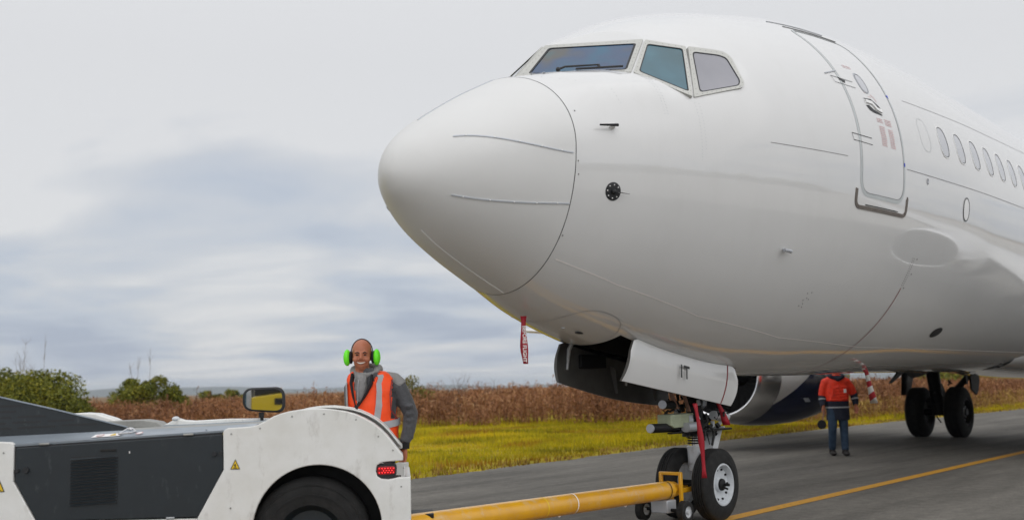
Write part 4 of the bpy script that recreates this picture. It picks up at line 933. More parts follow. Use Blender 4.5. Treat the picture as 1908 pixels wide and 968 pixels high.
MGX = NGX+15.6
def main_gear(s):
    y0 = s*2.86
    st = MB().tube([(MGX+.05, y0+s*.15, 1.9), (MGX, y0, .62)], [.16, .13], 16).tube([(MGX, y0, .75), (MGX, y0, .5)], .15, 16).tube([(MGX, y0, .62), (MGX-.08, y0-s*1.1, 1.75)], .07, 10).tube([(MGX, y0-.62, .56), (MGX, y0+.62, .56)], .08, 14).build('main_gear_strut', 'dark', plane)
    rr = random.Random(11); mb = MB()
    for k in range(16):
        p = V(MGX+rr.uniform(-.3, .2), y0+rr.uniform(-.22, .22), rr.uniform(.5, 1.6)); pts = [p]
        for _ in range(3): pts.append(pts[-1]+V(rr.uniform(-.08, .08), rr.uniform(-.08, .08), rr.uniform(-.15, .1)))
        mb.tube(pts, rr.uniform(.012, .025), 6)
    mb.prism([(MGX+.14, 1.2), (MGX+.32, 1.0), (MGX+.16, .6), (MGX+.10, .66), (MGX+.2, .98), (MGX+.1, 1.1)], y0-.07, y0+.07)
    mb.build('brake_line', 'black', st)
    for t in (-1, 1):
        c = (MGX, y0+t*.43, .560); wheel(MB(), c, .565, .42, .30).build('tyre', 'tyre', st, ang=50); rim(c, .30, .42, t).build('rim', 'dark', st, ang=40)
        mb = MB()
        for k in range(12): a_ = k*.5236; mb.tube([(c[0]+.22*math.cos(a_), c[1]+t*.06, c[2]+.22*math.sin(a_)), (c[0]+.22*math.cos(a_), c[1]+t*.10, c[2]+.22*math.sin(a_))], .02, 6)
        mb.lathe([(t*.06, .10), (t*.15, .09), (t*.17, 0)], c, 'y', 20); mb.build('hub', 'gearwhite', st)
    # leg door outboard
    MB().add([(MGX-.45, y0+s*.62, 1.50), (MGX+.30, y0+s*.62, 1.50), (MGX+.22, y0+s*.72, .95), (MGX-.30, y0+s*.72, .95)], [(0, 1, 2, 3)]).build('leg_door', 'dark', st, sol=.03)
    return st
main_gear(1); main_gear(-1)
# bay flaps and masts under the belly between the main legs
MB().prism([(18.62, 1.42), (19.20, 1.42), (19.24, 1.25), (19.10, 1.02), (18.98, .95), (18.66, 1.06)], 1.78, 1.82).build('belly_flap', 'dark', plane, bevel=.008)
MB().prism([(18.28, 1.42), (18.42, 1.42), (18.43, 1.18), (18.33, 1.18)], 1.78, 1.80).build('belly_flap', 'dark', plane)
MB().prism([(9.62, 1.42), (9.92, 1.42), (9.72, 1.37), (9.36, 1.262), (9.28, 1.262)], -.012, .012).build('belly_antenna', 'dark', plane, bevel=.004)
MB().prism([(16.5, 1.45), (17.9, 1.45), (17.3, 1.36), (16.9, 1.33)], 2.38, 2.42).build('belly_flap', 'dark', plane)

# ---- wing to body fairing, wings, tail
fx = np.linspace(12.4, 24.0, 50); nt_ = 40; mb = MB(); vs = []
for x_ in fx:
    t_ = (x_-12.4)/11.6; bl = math.sin(math.pi*min(1, max(0, t_)))**1.1; t0, b0, w0, c0 = [float(q) for q in prof(np.array(x_))]
    zc_ = 1.75+.5*bl; hw = (w0*.55+(2.15-w0*.55)*bl); hb = .80+.17*bl; zb_ = 1.42-.16*bl
    for j in range(nt_+1):
        a_ = math.pi*j/nt_; cx_ = math.cos(a_); sx_ = math.sin(a_)
        vs.append((x_, -hw*np.sign(cx_)*abs(cx_)**.75*(.8+.2*bl), zc_-(zc_-zb_)*(sx_**.72)))
mb.add(vs, [(i*(nt_+1)+j, (i+1)*(nt_+1)+j, (i+1)*(nt_+1)+j+1, i*(nt_+1)+j+1) for i in range(len(fx)-1) for j in range(nt_)])
mb.build('wing_body_fairing', 'paint', plane)
def wing(s, root, tip, name='wing'):
    """root/tip: (x_le, chord, y, z, thickness)"""
    vs = []; ns = 14; pr = [(0, 0), (.02, .025), (.1, .055), (.3, .065), (.6, .045), (1, .002), (1, -.002), (.6, -.03), (.3, -.045), (.1, -.035), (.02, -.018)]
    for i in range(ns+1):
        t_ = i/ns; q = [a+(b-a)*t_ for a, b in zip(root, tip)]
        for px, pz in pr: vs.append((q[0]+px*q[1], s*q[2], q[3]+pz*q[1]*q[4]/.11))
    n = len(pr); mb = MB().add(vs, [(i*n+j, (i+1)*n+j, (i+1)*n+(j+1) % n, i*n+(j+1) % n) for i in range(ns) for j in range(n)]+[tuple(range(n)), tuple(ns*n+j for j in range(n))[::-1]])
    return mb.build(name, 'paint', plane, ang=50)
for s in (-1, 1):
    wing(s, (13.2, 7.6, 1.7, 1.85, .13), (16.6, 4.6, 5.2, 2.15, .12)); wing(s, (16.6, 4.6, 5.2, 2.15, .12), (22.2, 1.6, 17.2, 3.2, .10)); wing(s, (34.0, 3.6, .4, 4.75, .1), (37.6, 1.5, 7.0, 5.4, .1), 'tailplane')
mb = MB(); mb.v = [(31.5, 0, 5.2), (39.0, 0, 5.0), (39.9, 0, 12.0), (37.6, 0, 12.2)]; mb.f = [(0, 1, 2, 3)]; mb.m = [0]; mb.build('tail_fin', 'paint', plane, smooth=False, fix=False, sol=.32, bevel=.12)
# ---- engines
def nacmat():
    m = bpy.data.materials.new('nacelle_livery'); m.use_nodes = True; t = m.node_tree; b = t.nodes['Principled BSDF']; b.inputs['Roughness'].default_value = .2; b.inputs['Coat Weight'].default_value = .5
    c = N(t, 'ShaderNodeTexCoord'); s_ = N(t, 'ShaderNodeSeparateXYZ'); t.links.new(c.outputs['Object'], s_.inputs[0])
    # white forward of a slanted line, navy blue behind it
    a = N(t, 'ShaderNodeMath', operation='MULTIPLY_ADD', inp={1: -1.95}); t.links.new(s_.outputs[2], a.inputs[0]); t.links.new(s_.outputs[0], a.inputs[2])
    g = N(t, 'ShaderNodeMath', operation='GREATER_THAN', inp={1: 12.1}); t.links.new(a.outputs[0], g.inputs[0])
    x = N(t, 'ShaderNodeMix', data_type='RGBA'); x.inputs[6].default_value = (.80, .80, .79, 1); x.inputs[7].default_value = (.012, .022, .085, 1)
    t.links.new(g.outputs[0], x.inputs[0]); t.links.new(x.outputs[2], b.inputs['Base Color']); return m
M['nacelle'] = nacmat()
def engine(s):
    y0, z0, x0 = s*4.83, 1.46, 13.2; n = 72
    def rings(pf, mb, flat=.93):
        vs = []
        for x_, r_ in pf:
            for j in range(n):
                a_ = 2*math.pi*j/n; sz = math.sin(a_); vs.append((x0+x_, y0+r_*math.cos(a_)*1.02, z0+r_*sz*(flat if sz < 0 else 1.)))
        k = len(pf); mb.add(vs, [(i*n+j, (i+1)*n+j, (i+1)*n+(j+1) % n, i*n+(j+1) % n) for i in range(k-1) for j in range(n)]); return mb
    nc = rings([(.62, 1.02), (.8, 1.045), (1.2, 1.08), (1.8, 1.10), (2.6, 1.09), (3.4, 1.02), (4.0, .90), (4.4, .80), (4.4, .74), (2.4, .76)], MB()).build('engine_nacelle', 'nacelle', plane)
    rings([(.62, 1.0205), (.42, .990), (.25, .955), (.12, .915), (.04, .875), (0, .840), (.015, .815), (.06, .80), (.14, .785), (.25, .78)], MB()).build('inlet_lip', 'lipmetal', nc)
    rings([(.25, .78), (.6, .785), (1.2, .80)], MB(), .97).build('inlet_duct', 'dark', nc)
    MB().lathe([(1.18, .80), (1.20, .2)], (x0, y0, z0), 'x', 48).build('fan_backing', 'gasket', nc)
    b0 = None
    for k in range(24):
        if b0 is None:
            vs = []; 
            for i in range(8):
                t_ = i/7; r_ = .2+.585*t_; tw = R(25+35*t_); ch = .09+.05*t_; cy = .06*math.sin(t_*2.2)
                vs += [(x0+.98-ch*math.cos(tw), (cy-ch*math.sin(tw)), r_), (x0+.98+ch*math.cos(tw)*.6, (cy+ch*math.sin(tw)), r_)]
            b0 = MB().add([(v[0]-x0, v[1], v[2]) for v in vs], [(2*i, 2*i+1, 2*i+3, 2*i+2) for i in range(7)]).build('fan_blade', 'fan', nc, sol=.008); b0.location = (x0, y0, z0); o = b0
        else:
            o = copy_obj(b0, nc)
        o.rotation_euler = (k*2*math.pi/24, 0, 0)
    MB().lathe([(.62, 0), (.68, .05), (.82, .13), (1.0, .20), (1.1, .21)], (x0, y0, z0), 'x', 32).build('spinner', 'gasket', nc)
    MB().lathe([(3.9, .62), (4.6, .50), (5.0, .34), (5.0, .0)], (x0, y0, z0), 'x', 40).build('core_nozzle', 'dark', nc)
    MB().prism([(x0+1.6, 2.45), (x0+5.4, 2.15), (x0+6, 1.85), (x0+3.6, 1.9), (x0+2.2, 2.2)], y0-.16, y0+.16).build('pylon', 'paint', nc, bevel=.04)
    # access latch and stencil plates low on the cowl
    a_ = R(208); P = (x0+1.75, y0+1.095*1.02*math.cos(a_)*1.002, z0+1.095*math.sin(a_)*.93*1.002)
    MB().box((-.10, -.012, -.08), (.10, .006, .08), Matrix.Translation(P) @ Matrix.Rotation(math.pi/2-R(28)+math.pi/2, 4, 'X')).build('cowl_vent', 'strip_metal', nc)
    return nc
engine(1); engine(-1)

#====================================================================== HANGING WARNING RIBBONS
def ribbon_strip(name, pts, wd, mt, label, cat='streamer', group=None, wv=V(1, 0, 0), stripes=None):
    mb = MB(); k = len(pts); vs = []
    for i, p in enumerate(pts):
        a = wv*math.cos(.35*math.sin(i*1.1))+V(0, 1, 0)*.35*math.sin(i*.9); vs += [tuple(Vector(p)-a*wd/2), tuple(Vector(p)+a*wd/2)]
    mb.add(vs, [(2*i, 2*i+1, 2*i+3, 2*i+2) for i in range(k-1)])
    o = mb.build(name, mt, None, fix=False, sol=.002); return tag(o, label, cat, group)
def curve(a, b, n, sag=V(0, 0, 0)): a, b = Vector(a), Vector(b); return [a.lerp(b, i/(n-1))+sag*math.sin(math.pi*i/(n-1)) for i in range(n)]
o = ribbon_strip('warning_streamer', curve((1.511, 0, 1.885), (1.525, 0, 1.50), 9, V(-.012, 0, 0)), .052, 'red', 'dark red warning ribbon reading BEFORE FLIGHT, hanging below the nose', group='red warning ribbons on the airliner', wv=RH)
t_ = text('BEFORE FLIGHT', .042, 'whiteink', 'lettering', o, (1.515, 0, 1.66), (.0, 0, -1), RH, bold=.001)
t_.location = -FH*.012
ribbon_strip('warning_streamer', curve((3.585, -.33, 1.13), (3.70, -.33, .44), 12, V(.012, -.01, 0)), .045, 'red', 'long dark red ribbon hanging down the nose gear strut past the tyre', group='red warning ribbons on the airliner', wv=RH)
ribbon_strip('warning_streamer', curve((NGX+.06, -.20, 1.18), (NGX+.20, -.24, .90), 7, V(.02, 0, 0)), .06, 'red', 'short dark red ribbon on the rear side of the nose gear steering unit', group='red warning ribbons on the airliner', wv=RH)
M['striped'] = bpy.data.materials.new('red_white_stripes'); M['striped'].use_nodes = True
t = M['striped'].node_tree; b = t.nodes['Principled BSDF']; c = N(t, 'ShaderNodeTexCoord'); wv_ = N(t, 'ShaderNodeTexWave', bands_direction='DIAGONAL', inp={'Scale': 4.2}); mp_ = N(t, 'ShaderNodeMapping'); mp_.inputs['Rotation'].default_value = (0, .5, 0); t.links.new(c.outputs['Object'], mp_.inputs[0]); t.links.new(mp_.outputs[0], wv_.inputs['Vector'])
r_ = N(t, 'ShaderNodeMath', operation='GREATER_THAN', inp={1: .5}); x = N(t, 'ShaderNodeMix', data_type='RGBA'); x.inputs[6].default_value = (.36, .02, .03, 1); x.inputs[7].default_value = (.62, .60, .58, 1); t.links.new(wv_.outputs[0], r_.inputs[0]); t.links.new(r_.outputs[0], x.inputs[0]); t.links.new(x.outputs[2], b.inputs['Base Color'])
ribbon_strip('striped_streamer', [V(7.45, -.40, 1.455), V(7.50, -.41, 1.40), V(7.55, -.40, 1.34), V(7.60, -.40, 1.24), V(7.68, -.39, 1.13), V(7.75, -.38, 1.03)], .075, 'striped', 'red and white striped streamer hanging under the fuselage beside the walking person', 'streamer', wv=RH)

#====================================================================== TOW BAR
bar = empty('tow_bar', (0, 0, 0), label='thick yellow tow bar linking the white tractor to the nose gear', cat='tow bar')
B0, B1 = V(3.575, -.012, .328), V(.10, -.065, .375)
MB().tube([B0, B1], .084, 40).build('main_tube', 'yellow', bar)
dB = (B1-B0).normalized()
for t_, r_, m_ in ((.02, .088, 'dark'), (.445, .0855, 'whiteink'), (.56, .0852, 'warn')):
    p = B0+(B1-B0)*t_; MB().tube([p, p+dB*.012], r_, 40, cap=False).build('band', m_, bar)
hd = MB()
hd.tube([B0, B0-dB*.10], [.078, .074], 8).build('head_block', 'yellow', bar, bevel=.006)
mb = MB()
for y_ in (-.115, .10):
    mb.box((3.61, y_-.014, .215), (3.65, y_+.014, .49))
mb.box((3.612, -.128, .462), (3.648, .113, .492)); mb.box((3.63, -.08, .29), (4.06, -.045, .335)); mb.box((3.63, .045, .29), (4.06, .08, .335))
mb.build('head_bracket', 'yellow', bar, bevel=.006)
MB().tube([(4.05, -.14, .322), (4.05, .14, .322)], .03, 12).build('head_pin', 'dark', bar)
MB().box((3.42, -.09, .13), (3.58, .09, .245)).build('axle_box', 'strip_metal', bar, bevel=.008)
MB().tube([(3.49, -.24, .155), (3.49, .24, .155)], .016, 10).build('axle', 'dark', bar)
for y_ in (-.235, .22):
    w_ = MB().lathe([(-.035, .05), (-.04, .085), (-.03, .10), (.03, .10), (.04, .085), (.035, .05)], (3.49, y_, .148), 'y', 32).build('tyre', 'tyre', bar)
    MB().lathe([(-.037, .055), (-.025, .045), (-.02, .02), (-.045, .02), (-.045, 0)], (3.49, y_, .148), 'y', 24).build('rim', 'gearwhite', bar)
mb = MB(); mb.box((3.60, -.03, .14), (3.64, .02, .30)); mb.build('drop_leg', 'yellow', bar, bevel=.004)
MB().tube([B1, B1+dB*.16], [.084, .04], 16).tube([B1+dB*.14, B1+dB*.30], .035, 12).build('tow_eye', 'dark', bar)
mb = MB()
for t_, a_ in ((.50, -1.35), (.66, -1.3), (.22, -1.35)):
    p = B0+(B1-B0)*t_+V(0, -.084*math.cos(a_), .084*math.sin(a_)); mb.ell(p, (.014, .01, .01), 8)
mb.build('rivet', 'whiteink', bar, kind='stuff')

#====================================================================== TOW TRACTOR
TU, TD = -2.6, 6.7
DEL = R(6.2)
tug = empty('tow_tractor', CP(TU, TD), RZ+DEL, label='low white and anthracite aircraft tow tractor in the left foreground', cat='tow tractor')
X = lambda u: (u-TU)/(math.cos(DEL)-u/TD*math.sin(DEL))
Wd_ = 1.42     # tractor width; y = 0 is the near side
arc = [(-1.243+.403*math.cos(a), .448+.403*math.sin(a)) for a in np.radians(np.linspace(-21.5, 201.5, 44))]
fen = [(-1.98, .30), (-1.985, .545), (-1.826, .838), (-1.832, 1.064), (-1.828, 1.082), (-1.803, 1.096), (-1.719, 1.099), (-1.66, 1.102), (-1.615, 1.112), (-1.57, 1.134), (-1.517, 1.163), (-1.47, 1.180), (-1.416, 1.193), (-1.35, 1.202), (-1.281, 1.207), (-1.21, 1.206), (-1.146, 1.199), (-1.075, 1.187), (-1.011, 1.168), (-.95, 1.139), (-.894, 1.105), (-.85, 1.068), (-.81, 1.027), (-.775, .982), (-.744, .939), (-.712, .903), (-.706, .89), (-.708, .862), (-.80, .859), (-.845, .855), (-.872, .835), (-.878, .80), (-.868, .768), (-.845, .752), (-.80, .746), (-.76, .752), (-.735, .758), (-.662, .757), (-.662, .30)]
rear = [(X(u), z) for u, z in fen]+[(X(u), z) for u, z in arc[0:]]
def plate(poly, y0, y1, name, mt, bevel=.006): return MB().prism(poly, y0, y1).build(name, mt, tug, bevel=bevel, smooth=False)
plate(rear, -.015, .03, 'rear_fender', 'tugwhite'); plate(rear, Wd_-.03, Wd_+.015, 'rear_fender', 'tugwhite')
# fender crown joining outer plate and body, wheel house
top_ = [p for p in fen[9:26]]
mb = MB(); vs = []
for u, z in top_: vs += [(X(u), .03, z-.012), (X(u), .30, z-.012)]
mb.add(vs, [(2*i, 2*i+1, 2*i+3, 2*i+2) for i in range(len(top_)-1)]); mb.build('fender_crown', 'tugwhite', tug, sol=.01)
mb = MB(); vs = []
for u, z in top_: vs += [(X(u), Wd_-.30, z-.012), (X(u), Wd_-.03, z-.012)]
mb.add(vs, [(2*i, 2*i+1, 2*i+3, 2*i+2) for i in range(len(top_)-1)]); mb.build('fender_crown', 'tugwhite', tug, sol=.01)
# front white panel (runs out of the picture) with the front wheel arch
arc2 = [(-4.25+.403*math.cos(a), .448+.403*math.sin(a)) for a in np.radians(np.linspace(-21.5, 201.5, 40))]
fp = [(-5.0, .30), (-5.0, .95), (-4.9, 1.03), (-4.62, 1.15), (-4.25, 1.20), (-3.88, 1.15), (-3.62, 1.07), (-3.30, 1.05), (-3.158, 1.042), (-3.143, 1.03), (-3.139, 1.01), (-3.136, .802), (-2.987, .553), (-2.98, .30)]+arc2
fp = [(X(u), z) for u, z in fp]
plate(fp, -.015, .03, 'front_fender', 'tugwhite'); plate(fp, Wd_-.03, Wd_+.015, 'front_fender', 'tugwhite')
vs = []; f_ = [(-4.9, 1.03), (-4.62, 1.15), (-4.25, 1.20), (-3.88, 1.15), (-3.62, 1.07), (-3.30, 1.05)]
for y0_, y1_ in ((.03, .35), (Wd_-.35, Wd_-.03)):
    mb = MB(); vs = []
    for u, z in f_: vs += [(X(u), y0_, z-.012), (X(u), y1_, z-.012)]
    mb.add(vs, [(2*i, 2*i+1, 2*i+3, 2*i+2) for i in range(len(f_)-1)]); mb.build('fender_crown', 'tugwhite', tug, sol=.01)
# grey service door with louvres, studs
gd = [(X(u), z) for u, z in ((-3.132, 1.006), (-1.838, 1.058), (-1.83, .84), (-1.985, .55), (-2.985, .557), (-3.128, .80))]
gdo = plate(gd, -.004, .028, 'service_door', 'tuggrey', .005)
plate([(X(u), z) for u, z in ((-2.985, .30), (-2.985, .55), (-1.985, .542), (-1.985, .30))], .004, .03, 'lower_skirt', 'tugwhite')
plate([(X(-3.13), 1.005), (X(-1.84), 1.057), (X(-1.84), 1.075), (X(-3.13), 1.022)], .004, .03, 'door_gap', 'gasket', 0)
MB().box((X(-2.783), -.0055, .645), (X(-2.489), .0, .945)).build('louvre_back', 'gasket', gdo, smooth=False)
sl = None
for k in range(15):
    if sl is None: o = sl = MB().add([(X(-2.783), -.006, 0), (X(-2.489), -.006, .014), (X(-2.489), -.018, .005), (X(-2.783), -.018, -.009), (X(-2.783), -.006, -.008), (X(-2.489), -.006, .006)], [(0, 1, 2, 3), (3, 2, 5, 4), (0, 3, 4), (1, 5, 2)]).build('louvre_slat', 'tuggrey', gdo, smooth=False)
    else: o = copy_obj(sl, gdo)
    o.location = (0, 0, .652+.0200*k)
for u, z, r_ in ((-3.116, .869, .013), (-3.06, .870, .019), (-1.885, .939, .015), (-1.845, .943, .011)): MB().tube([(X(u), -.004, z), (X(u), -.02, z)], r_, 16).build('door_stud', 'gasket', gdo)
MB().box((X(-2.42), -.007, .955), (X(-2.414), -.004, .968)).build('paint_chip', 'whiteink', gdo, smooth=False)
MB().box((X(-2.18), -.010, .548), (X(-2.13), .0, .556)).build('door_catch', 'gearwhite', gdo)
# chassis, wheel houses and hood
ch = MB(); ch.box((X(-3.6), .035, .28), (X(-1.75), Wd_-.035, 1.0)); ch.box((X(-1.75), .36, .28), (X(-.98), Wd_-.36, .98)); ch.box((X(-.98), .36, .28), (X(-.72), Wd_-.5, .70)); ch.box((X(-4.95), .36, .28), (X(-3.6), Wd_-.36, 1.0))
ch.build('chassis', 'dark', tug, smooth=False)
mb = MB(); vs = []
for a in np.radians(np.linspace(-25, 205, 30)): vs += [(X(-1.243+.41*math.cos(a)), .03, .448+.41*math.sin(a)), (X(-1.243+.41*math.cos(a)), .36, .448+.41*math.sin(a))]
mb.add(vs, [(2*i, 2*i+1, 2*i+3, 2*i+2) for i in range(29)]); mb.build('wheel_house', 'black', tug, sol=.006)
plate([(X(-.69), .30), (X(-.66), .30), (X(-.66), .752), (X(-.69), .752)], .03, Wd_-.45, 'tail_plate', 'tugwhite', .004)
# sloping hood strip along the near side and flat deck behind it
hs = MB()
A = [(-5.0, .945), (-3.62, .998), (-3.14, 1.02), (-1.836, 1.078)]
hs.add([(X(-3.66), .002, .999), (X(-1.832), .002, 1.077), (X(-1.65), .002, 1.093), (X(-3.66), .30, 1.055), (X(-1.832), .30, 1.100), (X(-1.65), .30, 1.106)], [(0, 1, 4, 3), (1, 2, 5, 4)]); hs.build('hood_strip', 'tugdeck', tug, fix=False, sol=.012, smooth=False)
hs = MB(); hs.add([(X(-3.66), .30, 1.050), (X(-1.60), .30, 1.102), (X(-1.05), .36, 1.06), (X(-1.05), 1.06, 1.06), (X(-1.60), 1.12, 1.102), (X(-3.66), 1.12, 1.050)], [(0, 1, 4, 5), (1, 2, 3, 4)]); hs.build('deck', 'tugstep', tug, fix=False, sol=.012, smooth=False)
hs = MB(); hs.add([(X(-3.66), 1.12, 1.055), (X(-1.65), 1.12, 1.106), (X(-1.65), Wd_-.002, 1.093), (X(-3.66), Wd_-.002, .999)], [(0, 1, 2, 3)]); hs.build('hood_strip', 'tugdeck', tug, fix=False, sol=.012, smooth=False)
for y_ in (.335, .42, .62): MB().box((X(-3.3), y_, 0), (X(-1.66), y_+.02, .012), Matrix.Translation((0, 0, 1.062)) @ Matrix.Rotation(-.0253, 4, 'Y') @ Matrix.Translation((0, 0, .0))).build('deck_rail', 'tugwhite', tug, bevel=.003)
# latch, placards on the hood strip
def on_strip(u, y, lift=.010):
    z0_ = .999+(u+3.66)/1.828*.078; z1_ = 1.055+(u+3.66)/1.828*.045; return V(X(u), y, z0_+(z1_-z0_)*y/.30+lift)
def decal(c, r_, mt, name, n=24, tri=False, w_=None, lift=.0):
    P = []
    for k in range(3 if tri else n):
        a = (math.pi/2+k*2*math.pi/(3 if tri else n)); P.append(on_strip(c[0]+r_*math.cos(a), c[1]+r_*2.2*math.sin(a), .0105+lift))
    return MB().add(P, [tuple(range(len(P)))]).build(name, mt, tug, fix=False, smooth=False)
MB().add([on_strip(-2.68, .06, .0075), on_strip(-2.50, .06, .0075), on_strip(-2.50, .17, .0075), on_strip(-2.68, .17, .0075)], [(0, 1, 2, 3)]).build('placard', 'whiteink', tug, fix=False, smooth=False)
decal((-2.635, .115), .022, 'redink', 'prohibition_ring'); decal((-2.635, .115), .017, 'whiteink', 'prohibition_ring', lift=.0006); MB().add([on_strip(-2.65, .10, .0118), on_strip(-2.646, .095, .0118), on_strip(-2.62, .13, .0118), on_strip(-2.624, .135, .0118)], [(0, 1, 2, 3)]).build('prohibition_bar', 'redink', tug, fix=False, smooth=False)
decal((-2.55, .11), .024, 'warn', 'warning_triangle', tri=True)
decal((-2.385, .11), .022, 'redink', 'prohibition_ring'); decal((-2.385, .11), .016, 'whiteink', 'prohibition_ring', lift=.0006)
p = on_strip(-2.45, .08); q = on_strip(-2.40, .20)
MB().tube([on_strip(-2.50, .05, .02), on_strip(-2.42, .05, .022), on_strip(-2.405, .09, .022), on_strip(-2.45, .20, .028), on_strip(-2.485, .20, .028), on_strip(-2.50, .05, .02)], .0065, 6).ell(on_strip(-2.46, .17, .03), (.016, .02, .012), 10).build('hood_latch', 'chrome', tug)
for u in (-1.95, -1.75, -3.3): MB().ell(on_strip(u, .07, .010), (.008, .008, .005), 8).build('bolt', 'strip_metal', tug)
# slotted cowl rising to the left
ycow = .45
cw = [(-4.4, 1.40), (-3.60, 1.392), (-3.461, 1.355), (-3.058, 1.251), (-2.55, 1.118), (-2.55, 1.09), (-4.4, 1.06)]
cw = [(u, z-.012-.02*max(0, (-3.0-u))) for u, z in cw]
cwo = MB().prism([(X(u), z) for u, z in cw], ycow, ycow+.04).build('slotted_cowl', 'tuggrey', tug, bevel=.008, smooth=False)
MB().prism([(X(u), z+.004) for u, z in ((-3.60, 1.368), (-3.461, 1.334), (-3.058, 1.238), (-2.55, 1.106), (-2.55, 1.098), (-3.058, 1.230), (-3.461, 1.326), (-3.60, 1.360))], ycow-.008, ycow+.01).build('cowl_edge', 'tugdeck', cwo, smooth=False)
for u0, u1, z0_, z1_ in ((-3.50, -3.263, 1.259, 1.262), (-3.50, -3.296, 1.223, 1.225), (-3.29, -3.096, 1.190, 1.192), (-3.50, -3.327, 1.185, 1.187), (-3.324, -3.127, 1.152, 1.156), (-3.087, -2.903, 1.158, 1.163), (-3.50, -3.361, 1.148, 1.149), (-3.288, -3.026, 1.118, 1.123), (-2.992, -2.75, 1.128, 1.132), (-3.50, -3.323, 1.114, 1.115), (-3.55, -3.45, 1.295, 1.296)):
    mb = MB(); h_ = .0065; n = 6; P = [(X(u1)-h_+h_*math.cos(a), z1_+h_*math.sin(a)) for a in np.linspace(-math.pi/2, math.pi/2, n)]+[(X(u0)+h_-h_*math.cos(a), z0_-h_*math.sin(a)*-1) for a in np.linspace(math.pi/2, -math.pi/2, n)]
    mb.prism(P, ycow-.0015, ycow+.01).build('vent_slot', 'gasket', cwo, smooth=False)
# tail lamp in its notch
lo = round_poly([(X(-.875), .757), (X(-.75), .757), (X(-.745), .845), (X(-.875), .845)], .03, 5)
MB().prism([tuple(p) for p in lo], .0, .07).build('lamp_housing', 'gasket', tug, bevel=.005)
li = round_poly([(X(-.868), .775), (X(-.757), .779), (X(-.757), .828), (X(-.868), .828)], .018, 5)
lo_ = MB().prism([tuple(p) for p in li], -.008, .01).build('lamp_lens', 'lens', tug, bevel=.004)
led = None
for i, j in [(a, b) for b in range(2) for a in range(6)]+[(a+.5, .5) for a in range(1, 5)]:
    mb = MB().ell((X(-.856)+i*.018, -.0085, .790+j*.026), (.0036, .0025, .0036), 6).build('led', 'led', lo_)
# warning stickers
def tri_sticker(u, z, s_, y_=-.0175):
    o = MB().add([(X(u-s_/2), y_, z), (X(u+s_/2), y_, z), (X(u), y_, z+s_*1.05)], [(0, 1, 2)]).build('warning_sticker', 'ink', tug, fix=False, smooth=False)
    q = MB().add([(X(u-s_*.38), y_-.001, z+s_*.07), (X(u+s_*.38), y_-.001, z+s_*.07), (X(u), y_-.001, z+s_*.88)], [(0, 1, 2)]).build('sticker_face', 'warn', o, fix=False, smooth=False)
    MB().box((X(u-s_*.06), y_-.0022, z+s_*.22), (X(u+s_*.05), y_-.0015, z+s_*.55)).box((X(u-s_*.2), y_-.0022, z+s_*.12), (X(u+s_*.2), y_-.0015, z+s_*.18)).box((X(u-s_*.16), y_-.0022, z+s_*.4), (X(u+s_*.02), y_-.0015, z+s_*.46)).build('sticker_symbol', 'ink', o, smooth=False)
tri_sticker(-1.753, .838, .062); tri_sticker(-3.222, .742, .075)
# bolt heads, grab handle, hose and door hinges on the near side
bl = None
for u, z in ((-1.78, 1.06), (-1.60, 1.09), (-1.40, 1.16), (-1.20, 1.17), (-1.0, 1.13), (-.86, 1.02), (-.77, .93), (-1.78, .60), (-1.74, .40), (-.72, .70), (-.72, .42), (-3.20, .98), (-3.24, .60), (-3.20, .42)):
    if bl is None: bl = o = MB().lathe([(0, .0055), (-.003, .0055), (-.0045, .004), (-.0045, 0)], (0, 0, 0), 'y', 10).build('bolt', 'tugstep', tug)
    else: o = copy_obj(bl, tug)
    o.location = (X(u), -.016, z)
for u in (-2.95, -2.05): MB().tube([(X(u)-.03, -.010, 1.018+(u+3.13)*.04), (X(u)+.03, -.010, 1.020+(u+3.13)*.04)], .007, 8).build('door_hinge', 'tugstep', tug)
MB().tube([(X(-.70), .10, .76), (X(-.70), .10, .80), (X(-.70), .30, .80), (X(-.70), .30, .76)], .008, 8).build('grab_handle', 'tugwhite', tug)
MB().box((X(-2.60), -.012, .970), (X(-2.50), -.004, .986)).build('door_latch', 'black', tug, bevel=.003)
# wheels
for u, y_, s in ((-1.29, .04, -1), (-1.29, Wd_-.04, 1), (-4.25, .04, -1), (-4.25, Wd_-.04, 1)):
    yc = y_-s*.13; c = (X(u), yc, .385)
    ty = MB().lathe([(-.13, .21), (-.14, .27), (-.135, .33), (-.115, .37), (-.08, .385), (.08, .385), (.115, .37), (.135, .33), (.14, .27), (.13, .21)], c, 'y', 56)
    ty = ty.build('tyre', 'tyre', tug, ang=50)
    MB().lathe([(s*.128, .285), (s*.143, .28), (s*.143, .272), (s*.13, .268)], c, 'y', 48).lathe([(s*.13, .345), (s*.139, .34), (s*.139, .333), (s*.13, .33)], c, 'y', 48).build('sidewall_ridge', 'tyre', ty)
    MB().lathe([(s*.12, .21), (s*.10, .20), (s*.05, .17), (s*.05, .08), (s*.11, .07), (s*.12, 0)], c, 'y', 40).build('rim', 'tuggrey', tug)
